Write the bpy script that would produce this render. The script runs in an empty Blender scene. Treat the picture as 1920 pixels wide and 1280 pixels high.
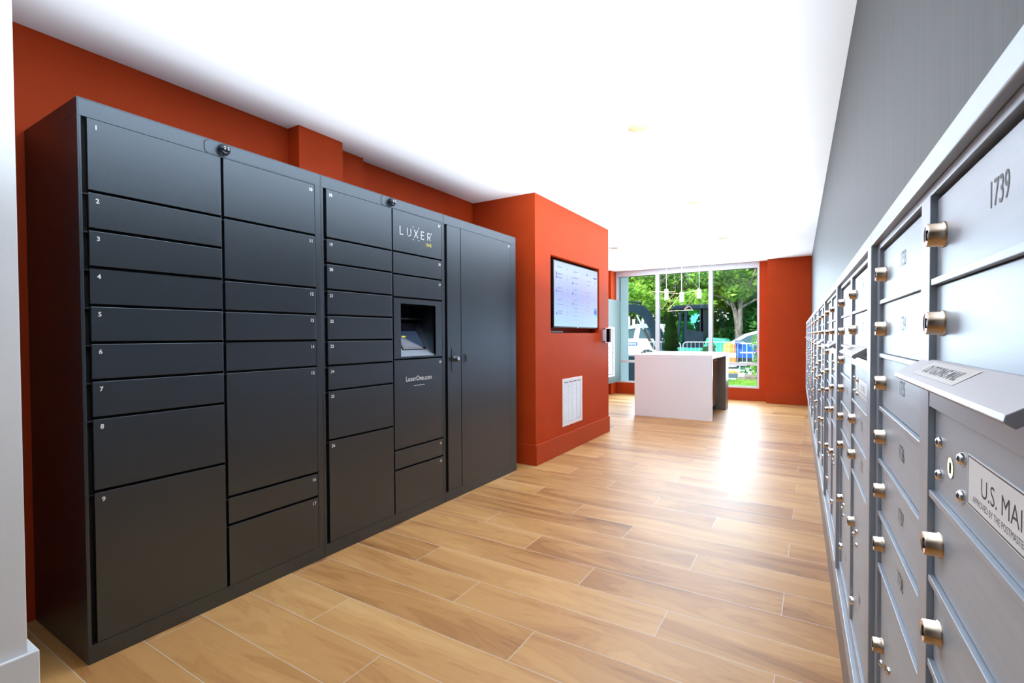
import bpy, bmesh, math, random
from mathutils import Vector, Matrix
random.seed(7)
R = math.radians
S = bpy.context.scene
COL = S.collection

# ------------------------------------------------------------------ camera
F_PX, YAW, PITCH, ROLL, SHY = 920.19, 0.55153, 0.018586, -0.005346, 6.4 / 1920
cam = bpy.data.objects.new('camera', bpy.data.cameras.new('camera'))
COL.objects.link(cam)
cam.data.sensor_width = 36.0
cam.data.lens = F_PX / 1920 * 36.0
cam.data.shift_y = SHY
cam.data.clip_start = 0.02
cam.data.clip_end = 300
cam.matrix_world = Matrix.Translation((0, 0, 1.15)) @ Matrix.Rotation(YAW, 4, 'Z') @ \
    Matrix.Rotation(R(90) - PITCH, 4, 'X') @ Matrix.Rotation(ROLL, 4, 'Z')
S.camera = cam
S.view_settings.view_transform = 'Standard'
S.view_settings.look = 'None'
S.view_settings.exposure = 0.18
S.view_settings.gamma = 1.0
S.view_settings.use_curve_mapping = False

# ------------------------------------------------------------------ light
W = bpy.data.worlds.new('sky')
S.world = W
W.use_nodes = True
bg = W.node_tree.nodes['Background']
bg.inputs[0].default_value = (0.80, 0.91, 1.0, 1)
bg.inputs[1].default_value = 2.6


def light(name, kind, loc, rot, energy, color=(1, 1, 1), **kw):
    d = bpy.data.lights.new(name, kind)
    d.energy = energy
    d.color = color
    for k_, v_ in kw.items():
        setattr(d, k_, v_)
    o = bpy.data.objects.new(name, d)
    COL.objects.link(o)
    o.location = loc
    o.rotation_euler = rot
    return o


light('sun', 'SUN', (0, 0, 20), (R(32), R(-28), 0), 8.5, (1.0, 0.96, 0.9), angle=R(0.6))
# added upward fills that whiten the ceiling; the hall has no such lamps
light('ceiling_fill', 'AREA', (-1.22, 3.3, 1.3), (R(180), 0, 0), 150, (0.77, 0.885, 1.0), shape='RECTANGLE', size=1.0, size_y=6.6, spread=R(124))
light('ceiling_fill', 'AREA', (-1.9, 7.3, 1.3), (R(180), 0, 0), 13, (0.76, 0.88, 1.0), shape='RECTANGLE', size=1.4, size_y=2.0, spread=R(120))
light('window_daylight_fill', 'AREA', (-1.9, 9.36, 1.30), (R(-90), 0, 0), 168, (0.68, 0.85, 1.0), shape='RECTANGLE', size=2.1, size_y=1.9)  # extra fill added just inside the glass to strengthen the window's daylight

# ------------------------------------------------------------------ materials
MATS = {}


def mat(name, color, rough=0.5, metal=0.0, spec=0.5, emit=None, estr=0.0, coat=0.0):
    m = bpy.data.materials.new(name)
    m.use_nodes = True
    p = m.node_tree.nodes['Principled BSDF']
    p.inputs['Base Color'].default_value = (*color, 1)
    p.inputs['Roughness'].default_value = rough
    p.inputs['Metallic'].default_value = metal
    p.inputs['Specular IOR Level'].default_value = spec
    p.inputs['Coat Weight'].default_value = coat
    if emit:
        p.inputs['Emission Color'].default_value = (*emit, 1)
        p.inputs['Emission Strength'].default_value = estr
    MATS[name] = m
    return m


def nodes(m):
    nt = m.node_tree
    return nt, nt.nodes, nt.links, nt.nodes['Principled BSDF']


def noise_var(m, c1, c2, scale=(8, 8, 8), nscale=1.0, bump=0.0, detail=3, lo=0.35, hi=0.65):
    nt, N, L, p = nodes(m)
    tc = N.new('ShaderNodeTexCoord')
    mp = N.new('ShaderNodeMapping')
    mp.inputs['Scale'].default_value = scale
    nz = N.new('ShaderNodeTexNoise')
    nz.inputs['Scale'].default_value = nscale
    nz.inputs['Detail'].default_value = detail
    rp = N.new('ShaderNodeValToRGB')
    rp.color_ramp.elements[0].color = (*c1, 1)
    rp.color_ramp.elements[1].color = (*c2, 1)
    rp.color_ramp.elements[0].position = lo
    rp.color_ramp.elements[1].position = hi
    L.new(tc.outputs['Object'], mp.inputs[0])
    L.new(mp.outputs[0], nz.inputs['Vector'])
    L.new(nz.outputs[0], rp.inputs[0])
    L.new(rp.outputs[0], p.inputs['Base Color'])
    if bump:
        b = N.new('ShaderNodeBump')
        b.inputs['Strength'].default_value = bump
        b.inputs['Distance'].default_value = 0.001
        L.new(nz.outputs[0], b.inputs['Height'])
        L.new(b.outputs[0], p.inputs['Normal'])
    return m


M_white_wall = noise_var(mat('white_paint', (0.72, 0.74, 0.76), 0.6), (0.71, 0.73, 0.75), (0.74, 0.76, 0.78), (3, 3, 3))
M_ceiling = noise_var(mat('ceiling_paint', (0.9, 0.9, 0.9), 0.8), (0.90, 0.90, 0.905), (0.92, 0.92, 0.925), (2, 2, 2))
M_orange = noise_var(mat('orange_paint', (0.46, 0.056, 0.010), 0.6, spec=0.12), (0.47, 0.050, 0.008), (0.50, 0.054, 0.009), (4, 4, 4))
M_base_or = mat('orange_gloss_paint', (0.46, 0.049, 0.008), 0.4, spec=0.2)
M_black = noise_var(mat('black_powder_coat', (0.005, 0.006, 0.008), 0.34), (0.004, 0.005, 0.007), (0.006, 0.0075, 0.010), (300, 300, 300), bump=0.15)
MATS['black_powder_coat'].node_tree.nodes['Principled BSDF'].inputs['IOR'].default_value = 2.1
MATS['black_powder_coat'].node_tree.nodes['Principled BSDF'].inputs['Specular Tint'].default_value = (0.72, 0.86, 1.0, 1)
M_gap = mat('gap_black', (0.003, 0.003, 0.003), 0.8)
M_txt = mat('white_ink', (0.85, 0.86, 0.88), 0.5)
M_yel = mat('yellow_ink', (0.85, 0.70, 0.02), 0.5)
M_alu = noise_var(mat('anodised_aluminium', (0.38, 0.43, 0.49), 0.42, 0.35), (0.38, 0.43, 0.49), (0.41, 0.46, 0.52), (2, 90, 90), bump=0.0)
M_alu_tr = mat('satin_aluminium_trim', (0.36, 0.40, 0.46), 0.38, 0.45)
M_flap = mat('hopper_metal', (0.44, 0.42, 0.44), 0.42, 0.5)
M_dark = mat('dark_recess', (0.02, 0.02, 0.025), 0.6)
M_ink = mat('black_ink', (0.015, 0.015, 0.02), 0.5)
M_nick = mat('nickel', (0.52, 0.42, 0.33), 0.22, 1.0)
M_chr = mat('bright_nickel', (0.80, 0.80, 0.82), 0.15, 1.0)
M_brass = mat('brass', (0.55, 0.40, 0.12), 0.3, 1.0)
M_label = mat('label_white', (0.78, 0.79, 0.80), 0.4)
M_tan = mat('label_tan', (0.62, 0.58, 0.55), 0.4)
M_quartz = noise_var(mat('white_quartz', (0.84, 0.88, 0.93), 0.25), (0.83, 0.88, 0.94), (0.85, 0.90, 0.96), (2, 2, 2))
M_vinyl = mat('white_frame', (0.72, 0.74, 0.80), 0.4)
M_wooddk = noise_var(mat('brown_laminate', (0.16, 0.09, 0.05), 0.25), (0.12, 0.065, 0.035), (0.22, 0.13, 0.07), (3, 3, 40))
M_greyleg = mat('grey_brown_panel', (0.20, 0.17, 0.15), 0.4)
M_tvb = mat('tv_black', (0.008, 0.008, 0.01), 0.25)
M_copper = mat('rose_brass_wire', (0.75, 0.52, 0.38), 0.3, 1.0)
M_white_metal = mat('white_metal', (0.85, 0.84, 0.88), 0.4)
M_plastic = mat('clear_white_plastic', (0.75, 0.76, 0.78), 0.2)
M_glow = mat('warm_lamp', (0.9, 0.8, 0.6), 0.5, emit=(1.0, 0.74, 0.42), estr=1.25)
M_ring = mat('ring_grey', (0.42, 0.45, 0.50), 0.4)
M_can = mat('warm_lit_reflector', (0.62, 0.50, 0.32), 0.4)  # the lamp's warm glow is put into the reflector colour
M_gloss_dark = mat('black_glass', (0.01, 0.012, 0.02), 0.05)

# laminate grey wall with fine upright streaks
M_grey = noise_var(mat('streaked_grey_laminate', (0.06, 0.06, 0.06), 0.5, spec=0.22), (0.034, 0.034, 0.034), (0.054, 0.054, 0.053), (110, 110, 3), 1.0, bump=0.25, detail=6, lo=0.3, hi=0.7)
M_grey_base = noise_var(mat('brown_grey_laminate', (0.25, 0.19, 0.16), 0.45), (0.17, 0.14, 0.125), (0.24, 0.20, 0.18), (50, 50, 2))


def floor_material():
    m = mat('wood_look_planks', (0.6, 0.4, 0.25), 0.33, spec=0.5)
    nt, N, L, p = nodes(m)

    def M(op, a, b=None, c=None):
        n = N.new('ShaderNodeMath')
        n.operation = op
        for i, v in enumerate((a, b, c)):
            if v is None:
                continue
            if isinstance(v, (int, float)):
                n.inputs[i].default_value = v
            else:
                L.new(v, n.inputs[i])
        return n.outputs[0]
    tc = N.new('ShaderNodeTexCoord')
    sp = N.new('ShaderNodeSeparateXYZ')
    L.new(tc.outputs['Object'], sp.inputs[0])
    X, Y = sp.outputs[0], sp.outputs[1]
    w, Lp = 0.20515, 1.219
    v = M('DIVIDE', M('SUBTRACT', Y, 2.885), w)
    r = M('FLOOR', v)
    fy = M('FRACT', v)
    u = M('DIVIDE', M('ADD', M('ADD', X, 0.107), M('MULTIPLY', M('ADD', r, 3.0), Lp / 3)), Lp)
    idx = M('FLOOR', u)
    fx = M('FRACT', u)
    dx = M('MULTIPLY', M('MINIMUM', fx, M('SUBTRACT', 1.0, fx)), Lp)
    dy = M('MULTIPLY', M('MINIMUM', fy, M('SUBTRACT', 1.0, fy)), w)
    d = M('MINIMUM', dx, dy)
    seam = M('LESS_THAN', d, 0.0014)
    cid = N.new('ShaderNodeCombineXYZ')
    L.new(idx, cid.inputs[0])
    L.new(r, cid.inputs[1])
    wn = N.new('ShaderNodeTexWhiteNoise')
    wn.noise_dimensions = '3D'
    L.new(cid.outputs[0], wn.inputs['Vector'])
    sc = N.new('ShaderNodeVectorMath')
    sc.operation = 'SCALE'
    sc.inputs['Scale'].default_value = 37.0
    L.new(wn.outputs['Color'], sc.inputs[0])
    # slowly wandering figure
    mp = N.new('ShaderNodeMapping')
    mp.inputs['Scale'].default_value = (1.1, 6.0, 1)
    L.new(tc.outputs['Object'], mp.inputs[0])
    ad = N.new('ShaderNodeVectorMath')
    ad.operation = 'ADD'
    L.new(mp.outputs[0], ad.inputs[0])
    L.new(sc.outputs[0], ad.inputs[1])
    n1 = N.new('ShaderNodeTexNoise')
    n1.inputs['Scale'].default_value = 1.0
    n1.inputs['Detail'].default_value = 4
    n1.inputs['Distortion'].default_value = 0.8
    L.new(ad.outputs[0], n1.inputs['Vector'])
    # contour rings of the figure
    rings = M('FRACT', M('MULTIPLY', n1.outputs[0], 11.0))
    ringv = M('POWER', M('ABSOLUTE', M('SUBTRACT', M('MULTIPLY', rings, 2.0), 1.0)), 3.0)
    mp2 = N.new('ShaderNodeMapping')
    mp2.inputs['Scale'].default_value = (4, 120, 1)
    L.new(tc.outputs['Object'], mp2.inputs[0])
    ad2 = N.new('ShaderNodeVectorMath')
    ad2.operation = 'ADD'
    L.new(mp2.outputs[0], ad2.inputs[0])
    L.new(sc.outputs[0], ad2.inputs[1])
    n2 = N.new('ShaderNodeTexNoise')
    n2.inputs['Scale'].default_value = 1.0
    n2.inputs['Detail'].default_value = 5
    L.new(ad2.outputs[0], n2.inputs['Vector'])
    val = M('ADD', M('ADD', M('MULTIPLY', n1.outputs[0], 0.95), M('MULTIPLY', n2.outputs[0], 0.12)),
            M('ADD', M('MULTIPLY', wn.outputs['Value'], 0.30), M('MULTIPLY', ringv, -0.085)))
    rp = N.new('ShaderNodeValToRGB')
    e = rp.color_ramp.elements
    e[0].position = 0.34
    e[0].color = (0.20, 0.080, 0.022, 1)
    e[1].position = 0.98
    e[1].color = (0.60, 0.35, 0.14, 1)
    for pos, c in ((0.50, (0.35, 0.155, 0.045, 1)), (0.66, (0.46, 0.23, 0.075, 1)), (0.80, (0.53, 0.285, 0.10, 1))):
        x = e.new(pos)
        x.color = c
    L.new(val, rp.inputs[0])
    mx = N.new('ShaderNodeMix')
    mx.data_type = 'RGBA'
    L.new(seam, mx.inputs['Factor'])
    L.new(rp.outputs[0], mx.inputs['A'])
    mx.inputs['B'].default_value = (0.55, 0.46, 0.38, 1)
    L.new(mx.outputs['Result'], p.inputs['Base Color'])
    ro = M('ADD', 0.36, M('MULTIPLY', n2.outputs[0], 0.14))
    L.new(ro, p.inputs['Roughness'])
    b = N.new('ShaderNodeBump')
    b.inputs['Strength'].default_value = 0.35
    b.inputs['Distance'].default_value = 0.001
    h = M('SUBTRACT', M('MULTIPLY', n2.outputs[0], 0.15), seam)
    L.new(h, b.inputs['Height'])
    L.new(b.outputs[0], p.inputs['Normal'])
    return m


M_floor = floor_material()


def glass_material(name, tint=(1, 1, 1), ior=1.2):
    m = bpy.data.materials.new(name)
    m.use_nodes = True
    nt = m.node_tree
    nt.nodes.clear()
    o = nt.nodes.new('ShaderNodeOutputMaterial')
    mix = nt.nodes.new('ShaderNodeMixShader')
    tr = nt.nodes.new('ShaderNodeBsdfTransparent')
    tr.inputs[0].default_value = (*tint, 1)
    gl = nt.nodes.new('ShaderNodeBsdfGlossy')
    gl.inputs['Roughness'].default_value = 0.02
    lw = nt.nodes.new('ShaderNodeFresnel')
    lw.inputs['IOR'].default_value = ior
    nt.links.new(lw.outputs[0], mix.inputs[0])
    nt.links.new(tr.outputs[0], mix.inputs[1])
    nt.links.new(gl.outputs[0], mix.inputs[2])
    nt.links.new(mix.outputs[0], o.inputs[0])
    return m


M_glass = glass_material('window_glass', (0.93, 0.98, 0.97))


# ------------------------------------------------------------------ mesh building
class MB:
    def __init__(s):
        s.v, s.f, s.m, s.sm = [], [], [], []

    def add(s, vs, fs, mi=0, smooth=False):
        b = len(s.v)
        s.v += [tuple(x) for x in vs]
        for f in fs:
            s.f.append(tuple(b + i for i in f))
            s.m.append(mi)
            s.sm.append(smooth)
        return s

    def box(s, x0, x1, y0, y1, z0, z1, mi=0):
        if x0 > x1: x0, x1 = x1, x0
        if y0 > y1: y0, y1 = y1, y0
        if z0 > z1: z0, z1 = z1, z0
        vs = [(x, y, z) for x in (x0, x1) for y in (y0, y1) for z in (z0, z1)]
        return s.add(vs, [(0, 1, 3, 2), (4, 6, 7, 5), (0, 4, 5, 1), (2, 3, 7, 6), (0, 2, 6, 4), (1, 5, 7, 3)], mi)

    def prism(s, prof, a, b, axis='x', mi=0):
        """profile of 2-D points swept from a to b along axis; prof in (y,z) for x, (x,z) for y, (x,y) for z"""
        def P(p, t):
            return {'x': (t, p[0], p[1]), 'y': (p[0], t, p[1]), 'z': (p[0], p[1], t)}[axis]
        n = len(prof)
        vs = [P(p, a) for p in prof] + [P(p, b) for p in prof]
        fs = [tuple(range(n)), tuple(range(2 * n - 1, n - 1, -1))]
        fs += [(i, i + n, (i + 1) % n + n, (i + 1) % n) for i in range(n)]
        return s.add(vs, fs, mi)

    def cyl(s, p0, p1, r0, r1=None, n=16, mi=0, smooth=True, caps=True):
        r1 = r0 if r1 is None else r1
        p0, p1 = Vector(p0), Vector(p1)
        d = (p1 - p0).normalized()
        a = d.orthogonal().normalized()
        b = d.cross(a)
        ring = lambda p, r: [p + (a * math.cos(2 * math.pi * i / n) + b * math.sin(2 * math.pi * i / n)) * r for i in range(n)]
        s.add(ring(p0, r0) + ring(p1, r1), [(i, (i + 1) % n, (i + 1) % n + n, i + n) for i in range(n)], mi, smooth)
        if caps:
            s.add(ring(p0, r0), [tuple(range(n - 1, -1, -1))], mi)
            s.add(ring(p1, r1), [tuple(range(n))], mi)
        return s

    def tube(s, pts, r, n=8, mi=0):
        for a, b in zip(pts, pts[1:]):
            s.cyl(a, b, r, n=n, mi=mi)
        return s

    def lathe(s, prof, origin, axis, n=20, mi=0):
        """prof of (radius, distance along axis)"""
        o, d = Vector(origin), Vector(axis).normalized()
        a = d.orthogonal().normalized()
        b = d.cross(a)
        vs = []
        for r, t in prof:
            vs += [o + d * t + (a * math.cos(2 * math.pi * i / n) + b * math.sin(2 * math.pi * i / n)) * r for i in range(n)]
        fs = []
        for j in range(len(prof) - 1):
            fs += [(j * n + i, j * n + (i + 1) % n, (j + 1) * n + (i + 1) % n, (j + 1) * n + i) for i in range(n)]
        return s.add(vs, fs, mi, True)

    def text(s, body, x, y, z, size, sx=1.0, align='CENTER', mi=1, bold=0.0, rot=0.0, tilt=None):
        """lettering on a face looking down -y, its baseline at height z"""
        vs, fs = glyphs(body, align, bold)
        out = []
        c, sn = math.cos(rot), math.sin(rot)
        for a, b in vs:
            a, b = a * size * sx, b * size
            a, b = a * c - b * sn, a * sn + b * c
            if tilt:  # unit vector (dy, dz) of the lettering's up direction
                out.append((x + a, y + tilt[0] * b, z + tilt[1] * b))
            else:
                out.append((x + a, y, z + b))
        return s.add(out, fs, mi)

    def build(s, name, mats, parent=None, loc=None, bevel=0.0, label=None):
        me = bpy.data.meshes.new(name)
        me.from_pydata(s.v, [], s.f)
        for m in (mats if isinstance(mats, (list, tuple)) else [mats]):
            me.materials.append(m)
        me.polygons.foreach_set('material_index', s.m)
        me.polygons.foreach_set('use_smooth', s.sm)
        me.update()
        bm = bmesh.new()
        bm.from_mesh(me)
        bmesh.ops.recalc_face_normals(bm, faces=[f for f in bm.faces])
        bm.to_mesh(me)
        bm.free()
        o = bpy.data.objects.new(name, me)
        COL.objects.link(o)
        if parent: o.parent = parent
        if loc: o.location = loc
        if label: o['label'] = label
        if bevel:
            b = o.modifiers.new('bevel', 'BEVEL')
            b.width = bevel
            b.segments = 2
            b.limit_method = 'ANGLE'
            b.angle_limit = R(50)
        return o


_G = {}


def glyphs(body, align='CENTER', bold=0.0):
    key = (body, align, bold)
    if key not in _G:
        c = bpy.data.curves.new('lettering', 'FONT')
        c.body = body
        c.align_x = align
        c.size = 1.0
        c.offset = bold
        c.resolution_u = 3
        o = bpy.data.objects.new('lettering', c)
        COL.objects.link(o)
        dg = bpy.context.evaluated_depsgraph_get()
        me = o.evaluated_get(dg).to_mesh()
        _G[key] = ([(v.co.x, v.co.y) for v in me.vertices], [tuple(p.vertices) for p in me.polygons])
        o.evaluated_get(dg).to_mesh_clear()
        bpy.data.objects.remove(o)
        bpy.data.curves.remove(c)
    return _G[key]


def tag(o, label=None, cat=None, group=None, kind=None):
    if label: o['label'] = label
    if cat: o['category'] = cat
    if group: o['group'] = group
    if kind: o['kind'] = kind
    return o


def thing(name, label, cat, loc=(0, 0, 0), rotz=0.0, group=None):
    o = bpy.data.objects.new(name, None)
    o.empty_display_size = 0.1
    COL.objects.link(o)
    o.location = loc
    o.rotation_euler = (0, 0, rotz)
    return tag(o, label, cat, group)


def struct(name, mb, m, bevel=0.0, parent=None):
    o = mb.build(name, m, parent, bevel=bevel)
    if not parent: o['kind'] = 'structure'
    return o


def dup(root, loc, rotz, label, scale=None):
    r = root.copy()
    COL.objects.link(r)
    r.location = loc
    r.rotation_euler = (0, 0, rotz)
    if scale: r.scale = scale
    if label: r['label'] = label
    for ch in list(root.children):
        c = ch.copy()
        COL.objects.link(c)
        c.parent = r
        for g in list(ch.children):
            d = g.copy()
            COL.objects.link(d)
            d.parent = c
    return r


# ------------------------------------------------------------------ room shell
C = 2.403                       # ceiling height
XL = -2.752                     # orange wall behind the lockers
K = -0.0243                     # the mailbox wall leans in by this much per metre
struct('floor', MB().box(-3.6, 0.6, -4.0, 9.62, -0.1, 0.0), M_floor)

LIGHTS = [(-0.905, 0.98), (-0.912, 2.956), (-0.965, 4.904), (-1.01, 6.877), (-2.46, 6.80)]
SPOTS = [(-2.528, 9.02), (-1.12, 9.10)]


def ceiling():
    mb = MB()
    holes = [(x, y, 0.062) for x, y in LIGHTS] + [(x, y, 0.045) for x, y in SPOTS]
    x0, x1, y0, y1 = -3.6, 0.6, -4.0, 9.62
    xs = sorted({x0, x1, *[h[0] - 0.1 for h in holes], *[h[0] + 0.1 for h in holes]})
    ys = sorted({y0, y1, *[h[1] - 0.1 for h in holes], *[h[1] + 0.1 for h in holes]})
    # merge tiny strips: build row by row between the y cuts
    for ya, yb in zip(ys, ys[1:]):
        cuts = [h for h in holes if h[1] - 0.1 <= ya + 1e-6 and h[1] + 0.1 >= yb - 1e-6]
        x = x0
        for h in sorted(cuts):
            mb.add([(x, ya, C), (h[0] - 0.1, ya, C), (h[0] - 0.1, yb, C), (x, yb, C)], [(0, 1, 2, 3)])
            x = h[0] + 0.1
        mb.add([(x, ya, C), (x1, ya, C), (x1, yb, C), (x, yb, C)], [(0, 1, 2, 3)])
    for hx, hy, r in holes:
        # the square is cut by other rows only where nothing overlaps, so close it as one ring
        n = 32
        ci, sq = [], []
        for i in range(n):
            a = 2 * math.pi * (i + 0.5) / n
            c, s = math.cos(a), math.sin(a)
            k = 0.1 / max(abs(c), abs(s))
            ci.append((hx + r * c, hy + r * s, C))
            sq.append((hx + k * c, hy + k * s, C))
        corners = {3: (1, 1), 11: (-1, 1), 19: (-1, -1), 27: (1, -1)}
        for i in range(n):
            j = (i + 1) % n
            if i in corners:
                cx, cy = corners[i]
                mb.add([ci[i], ci[j], sq[j], (hx + cx * 0.1, hy + cy * 0.1, C), sq[i]], [(0, 1, 2, 3, 4)])
            else:
                mb.add([ci[i], ci[j], sq[j], sq[i]], [(0, 1, 2, 3)])
    # slab above the cans
    mb.box(x0, x1, y0, y1, C + 0.16, C + 0.3)
    return mb


struct('ceiling', ceiling(), M_ceiling)

# orange wall behind the lockers, with its shallow projections
mb = MB()
mb.box(-3.0, -2.705, -4.0, 1.834, 0, C)
mb.box(-3.0, -2.60, 1.834, 2.150, 0, C)
mb.box(-3.0, -2.708, 2.150, 2.416, 0, C)
mb.box(-3.0, XL, 2.416, 3.78, 0, C)
struct('wall_left', mb, M_orange)

# column with the recess for the screen
XC, Y0, Y1 = -2.0875, 3.787, 5.59
mb = MB()
mb.box(XL - 0.8, XC - 0.12, Y0, Y1, 0, C)
mb.box(XC - 0.12, XC, Y0, 4.082, 0, C)
mb.box(XC - 0.12, XC, 5.295, Y1, 0, C)
mb.box(XC - 0.12, XC, 4.082, 5.295, 0, 1.175)
mb.box(XC - 0.12, XC, 4.082, 5.295, 1.905, C)
struct('wall_column', mb, M_orange)


def baseboard(name, x0, x1, y0, y1, m=M_base_or, h=0.184):
    mb = MB().box(x0, x1, y0, y1, 0, h)
    return struct(name, mb, m, bevel=0.004)


baseboard('baseboard_column_front', XC + 0.0005, XC + 0.013, Y0 - 0.013, Y1 + 0.013)
baseboard('baseboard_column_side', XL, XC, Y0 - 0.013, Y0 - 0.0005)
baseboard('baseboard_left', -2.704, -2.692, -0.4, 0.60)

# white wall end beside the camera
struct('wall_near_left', MB().box(-2.35, -2.058, -4.0, 0.488, 0, C), M_white_wall, bevel=0.002)
mb = MB()
mb.box(-2.0575, -2.043, -4.0, 0.512, 0, 0.184)
mb.box(-2.35, -2.0575, 0.4885, 0.512, 0, 0.184)
struct('baseboard_near_left', mb, M_white_wall, bevel=0.003)


def cx(c, y): return c + K * y


def slab(c0, c1, y0, y1, z0, z1, mb=None):
    """box lying along the mailbox wall"""
    mb = mb or MB()
    vs = [(cx(c, y), y, z) for c in (c0, c1) for y in (y0, y1) for z in (z0, z1)]
    return mb.add(vs, [(0, 1, 3, 2), (4, 6, 7, 5), (0, 4, 5, 1), (2, 3, 7, 6), (0, 2, 6, 4), (1, 5, 7, 3)])


struct('wall_right', slab(0.187, 0.45, -4.0, 9.5, 0, C), M_grey)
struct('trim_1', slab(0.1355, 0.1868, -1.2, 8.585, 0, 0.344), M_grey_base)

# end of the room
WY = 9.42
mb = MB()
mb.box(-3.6, -0.66, WY, WY + 0.12, 0, 0.214)
mb.box(-0.80, -0.655, WY - 0.0, WY + 0.12, 0.214, C)
mb.box(-0.665, 0.2, 9.22, WY + 0.12, 0, C)
struct('wall_end', mb, M_orange)
baseboard('baseboard_pier', -0.677, 0.03, 9.207, 9.2195, h=0.184)
baseboard('baseboard_pier_return', -0.677, -0.6655, 9.2195, WY - 0.013, h=0.184)
baseboard('baseboard_end', -3.42, -0.678, WY - 0.012, WY - 0.0005, h=0.19)
# far room side wall, beyond the column
mb = MB()
mb.box(-3.62, -3.43, Y1, WY + 0.2, 0, C)
mb.box(-3.43, -3.36, WY - 0.28, WY - 0.001, 0, C)
struct('wall_far_left', mb, M_orange)
struct('wall_behind', MB().box(-2.058, 0.45, -4.1, -4.0, 0, C), M_white_wall)
struct('wall_alcove', MB().box(-3.62, -3.5, -4.0, Y0, 0, C), M_white_wall)

# ------------------------------------------------------------------ windows
def window(n, x0, x1, low=True):
    z0, z1 = 0.2145, 2.30
    f = MB()
    f.box(x0, x1, WY - 0.005, WY + 0.09, z0, z0 + 0.032)
    f.box(x0, x1, WY - 0.005, WY + 0.09, z1, C - 0.001)
    f.box(x0, x0 + 0.034, WY - 0.005, WY + 0.09, z0 + 0.032, z1)
    f.box(x1 - 0.034, x1, WY - 0.005, WY + 0.09, z0 + 0.032, z1)
    if low:
        f.box(x0 + 0.034, x1 - 0.034, WY + 0.0, WY + 0.08, 0.612, 0.658)
    o = f.build('window_%d' % n, M_vinyl, bevel=0.003)
    o['kind'] = 'structure'
    g = MB().box(x0 + 0.034, x1 - 0.034, WY + 0.038, WY + 0.046, z0 + 0.032, z1)
    g.build('pane', M_glass, o)
    gk = MB()
    for a in (x0 + 0.034, x1 - 0.040):
        gk.box(a, a + 0.006, WY + 0.03, WY + 0.037, z0 + 0.032, z1)
    gk.box(x0 + 0.04, x1 - 0.04, WY + 0.03, WY + 0.037, z1 - 0.008, z1)
    gk.build('gasket', M_ink, o)
    return o


window(1, -3.359, -2.545)
window(2, -2.5445, -1.591)
window(3, -1.5905, -0.8005)

# ------------------------------------------------------------------ parcel lockers
XF = -2.163                     # front plane of the parcel lockers


def locker_unit(y0, y1, label):
    return thing('parcel_locker', label, 'locker', (XF, y0, 0), R(90))


def locker_body(t, w, gaps, ztop=1.920, d=0.54):
    """open shell: sides, header, plinth, stiles and a dark back to the door joints"""
    mb = MB()
    mb.box(0.0003, 0.004, 0.0, d, 0, 1.983)
    mb.box(w - 0.0043, w - 0.0003, 0.0, d, 0, 1.983)
    mb.box(0.004, w - 0.0043, 0.0, d, 1.979, 1.983)
    mb.box(0.004, w - 0.0043, 0.0, 0.02, ztop, 1.979)
    mb.box(0.004, w - 0.0043, 0.0, 0.02, 0.0, 0.066)
    mb.box(0.004, w - 0.0043, d - 0.004, d, 0.0, 1.979)
    for a, b in gaps:
        mb.box(a, b, 0.0, 0.02, 0.066, ztop)
    mb.build('cabinet', M_black, t, bevel=0.0012)


def locker_door(t, x0, x1, z0, z1, num=None, side='l', nm='door', extra=None, size=0.0225):
    mb = MB()
    mb.box(x0, x1, -0.0015, 0.016, z0, z1)
    if num:
        mb2x = x0 + 0.026 if side == 'l' else x1 - 0.022
        mb.text(num, mb2x, -0.0016, z1 - 0.034, size, 1.0, 'CENTER', 1, bold=0.02)
    if extra:
        extra(mb)
    o = mb.build(nm, [M_black, M_txt, M_yel], t, bevel=0.0015)
    return o


CATCH = MB()


def locker_joints(t, x0, x1, zs, latch_side='r'):
    """the dark joint with its thin shelf edge between neighbouring doors"""
    for z in zs:
        CATCH.box(x0 - 0.014, x0 + 0.02, 0.003, 0.022, z - 0.0075, z - 0.004)
        CATCH.box(x1 - 0.045, x1 + 0.004, 0.004, 0.022, z - 0.0078, z - 0.0052)


def column(t, x0, x1, zs, nums, side, y0, skip=None):
    """zs: the top of every door and at last the lowest door's foot"""
    for i in range(len(zs) - 1):
        if skip is not None and i == skip:
            continue
        z1, z0 = zs[i], zs[i + 1] + (0.0105 if i < len(zs) - 2 else 0.0)
        ex = EXTRA.get(nums[i])
        locker_door(t, x0, x1, z0, z1, nums[i], side, extra=ex)
    locker_joints(t, x0, x1, zs[1:-1])


def backing(t, w, hole=None):
    global CATCH
    for m_i in range(len(CATCH.m)): CATCH.m[m_i] = 1
    if hole:
        a, b, c, d = hole
        CATCH.box(0.006, a, 0.0205, 0.024, 0.05, 1.95, 0)
        CATCH.box(b, w - 0.006, 0.0205, 0.024, 0.05, 1.95, 0)
        CATCH.box(a, b, 0.0205, 0.024, 0.05, c, 0)
        CATCH.box(a, b, 0.0205, 0.024, d, 1.95, 0)
    else:
        CATCH.box(0.006, w - 0.006, 0.0205, 0.024, 0.05, 1.95, 0)
    CATCH.build('inner_back', [M_gap, M_black], t)
    CATCH = MB()


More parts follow.
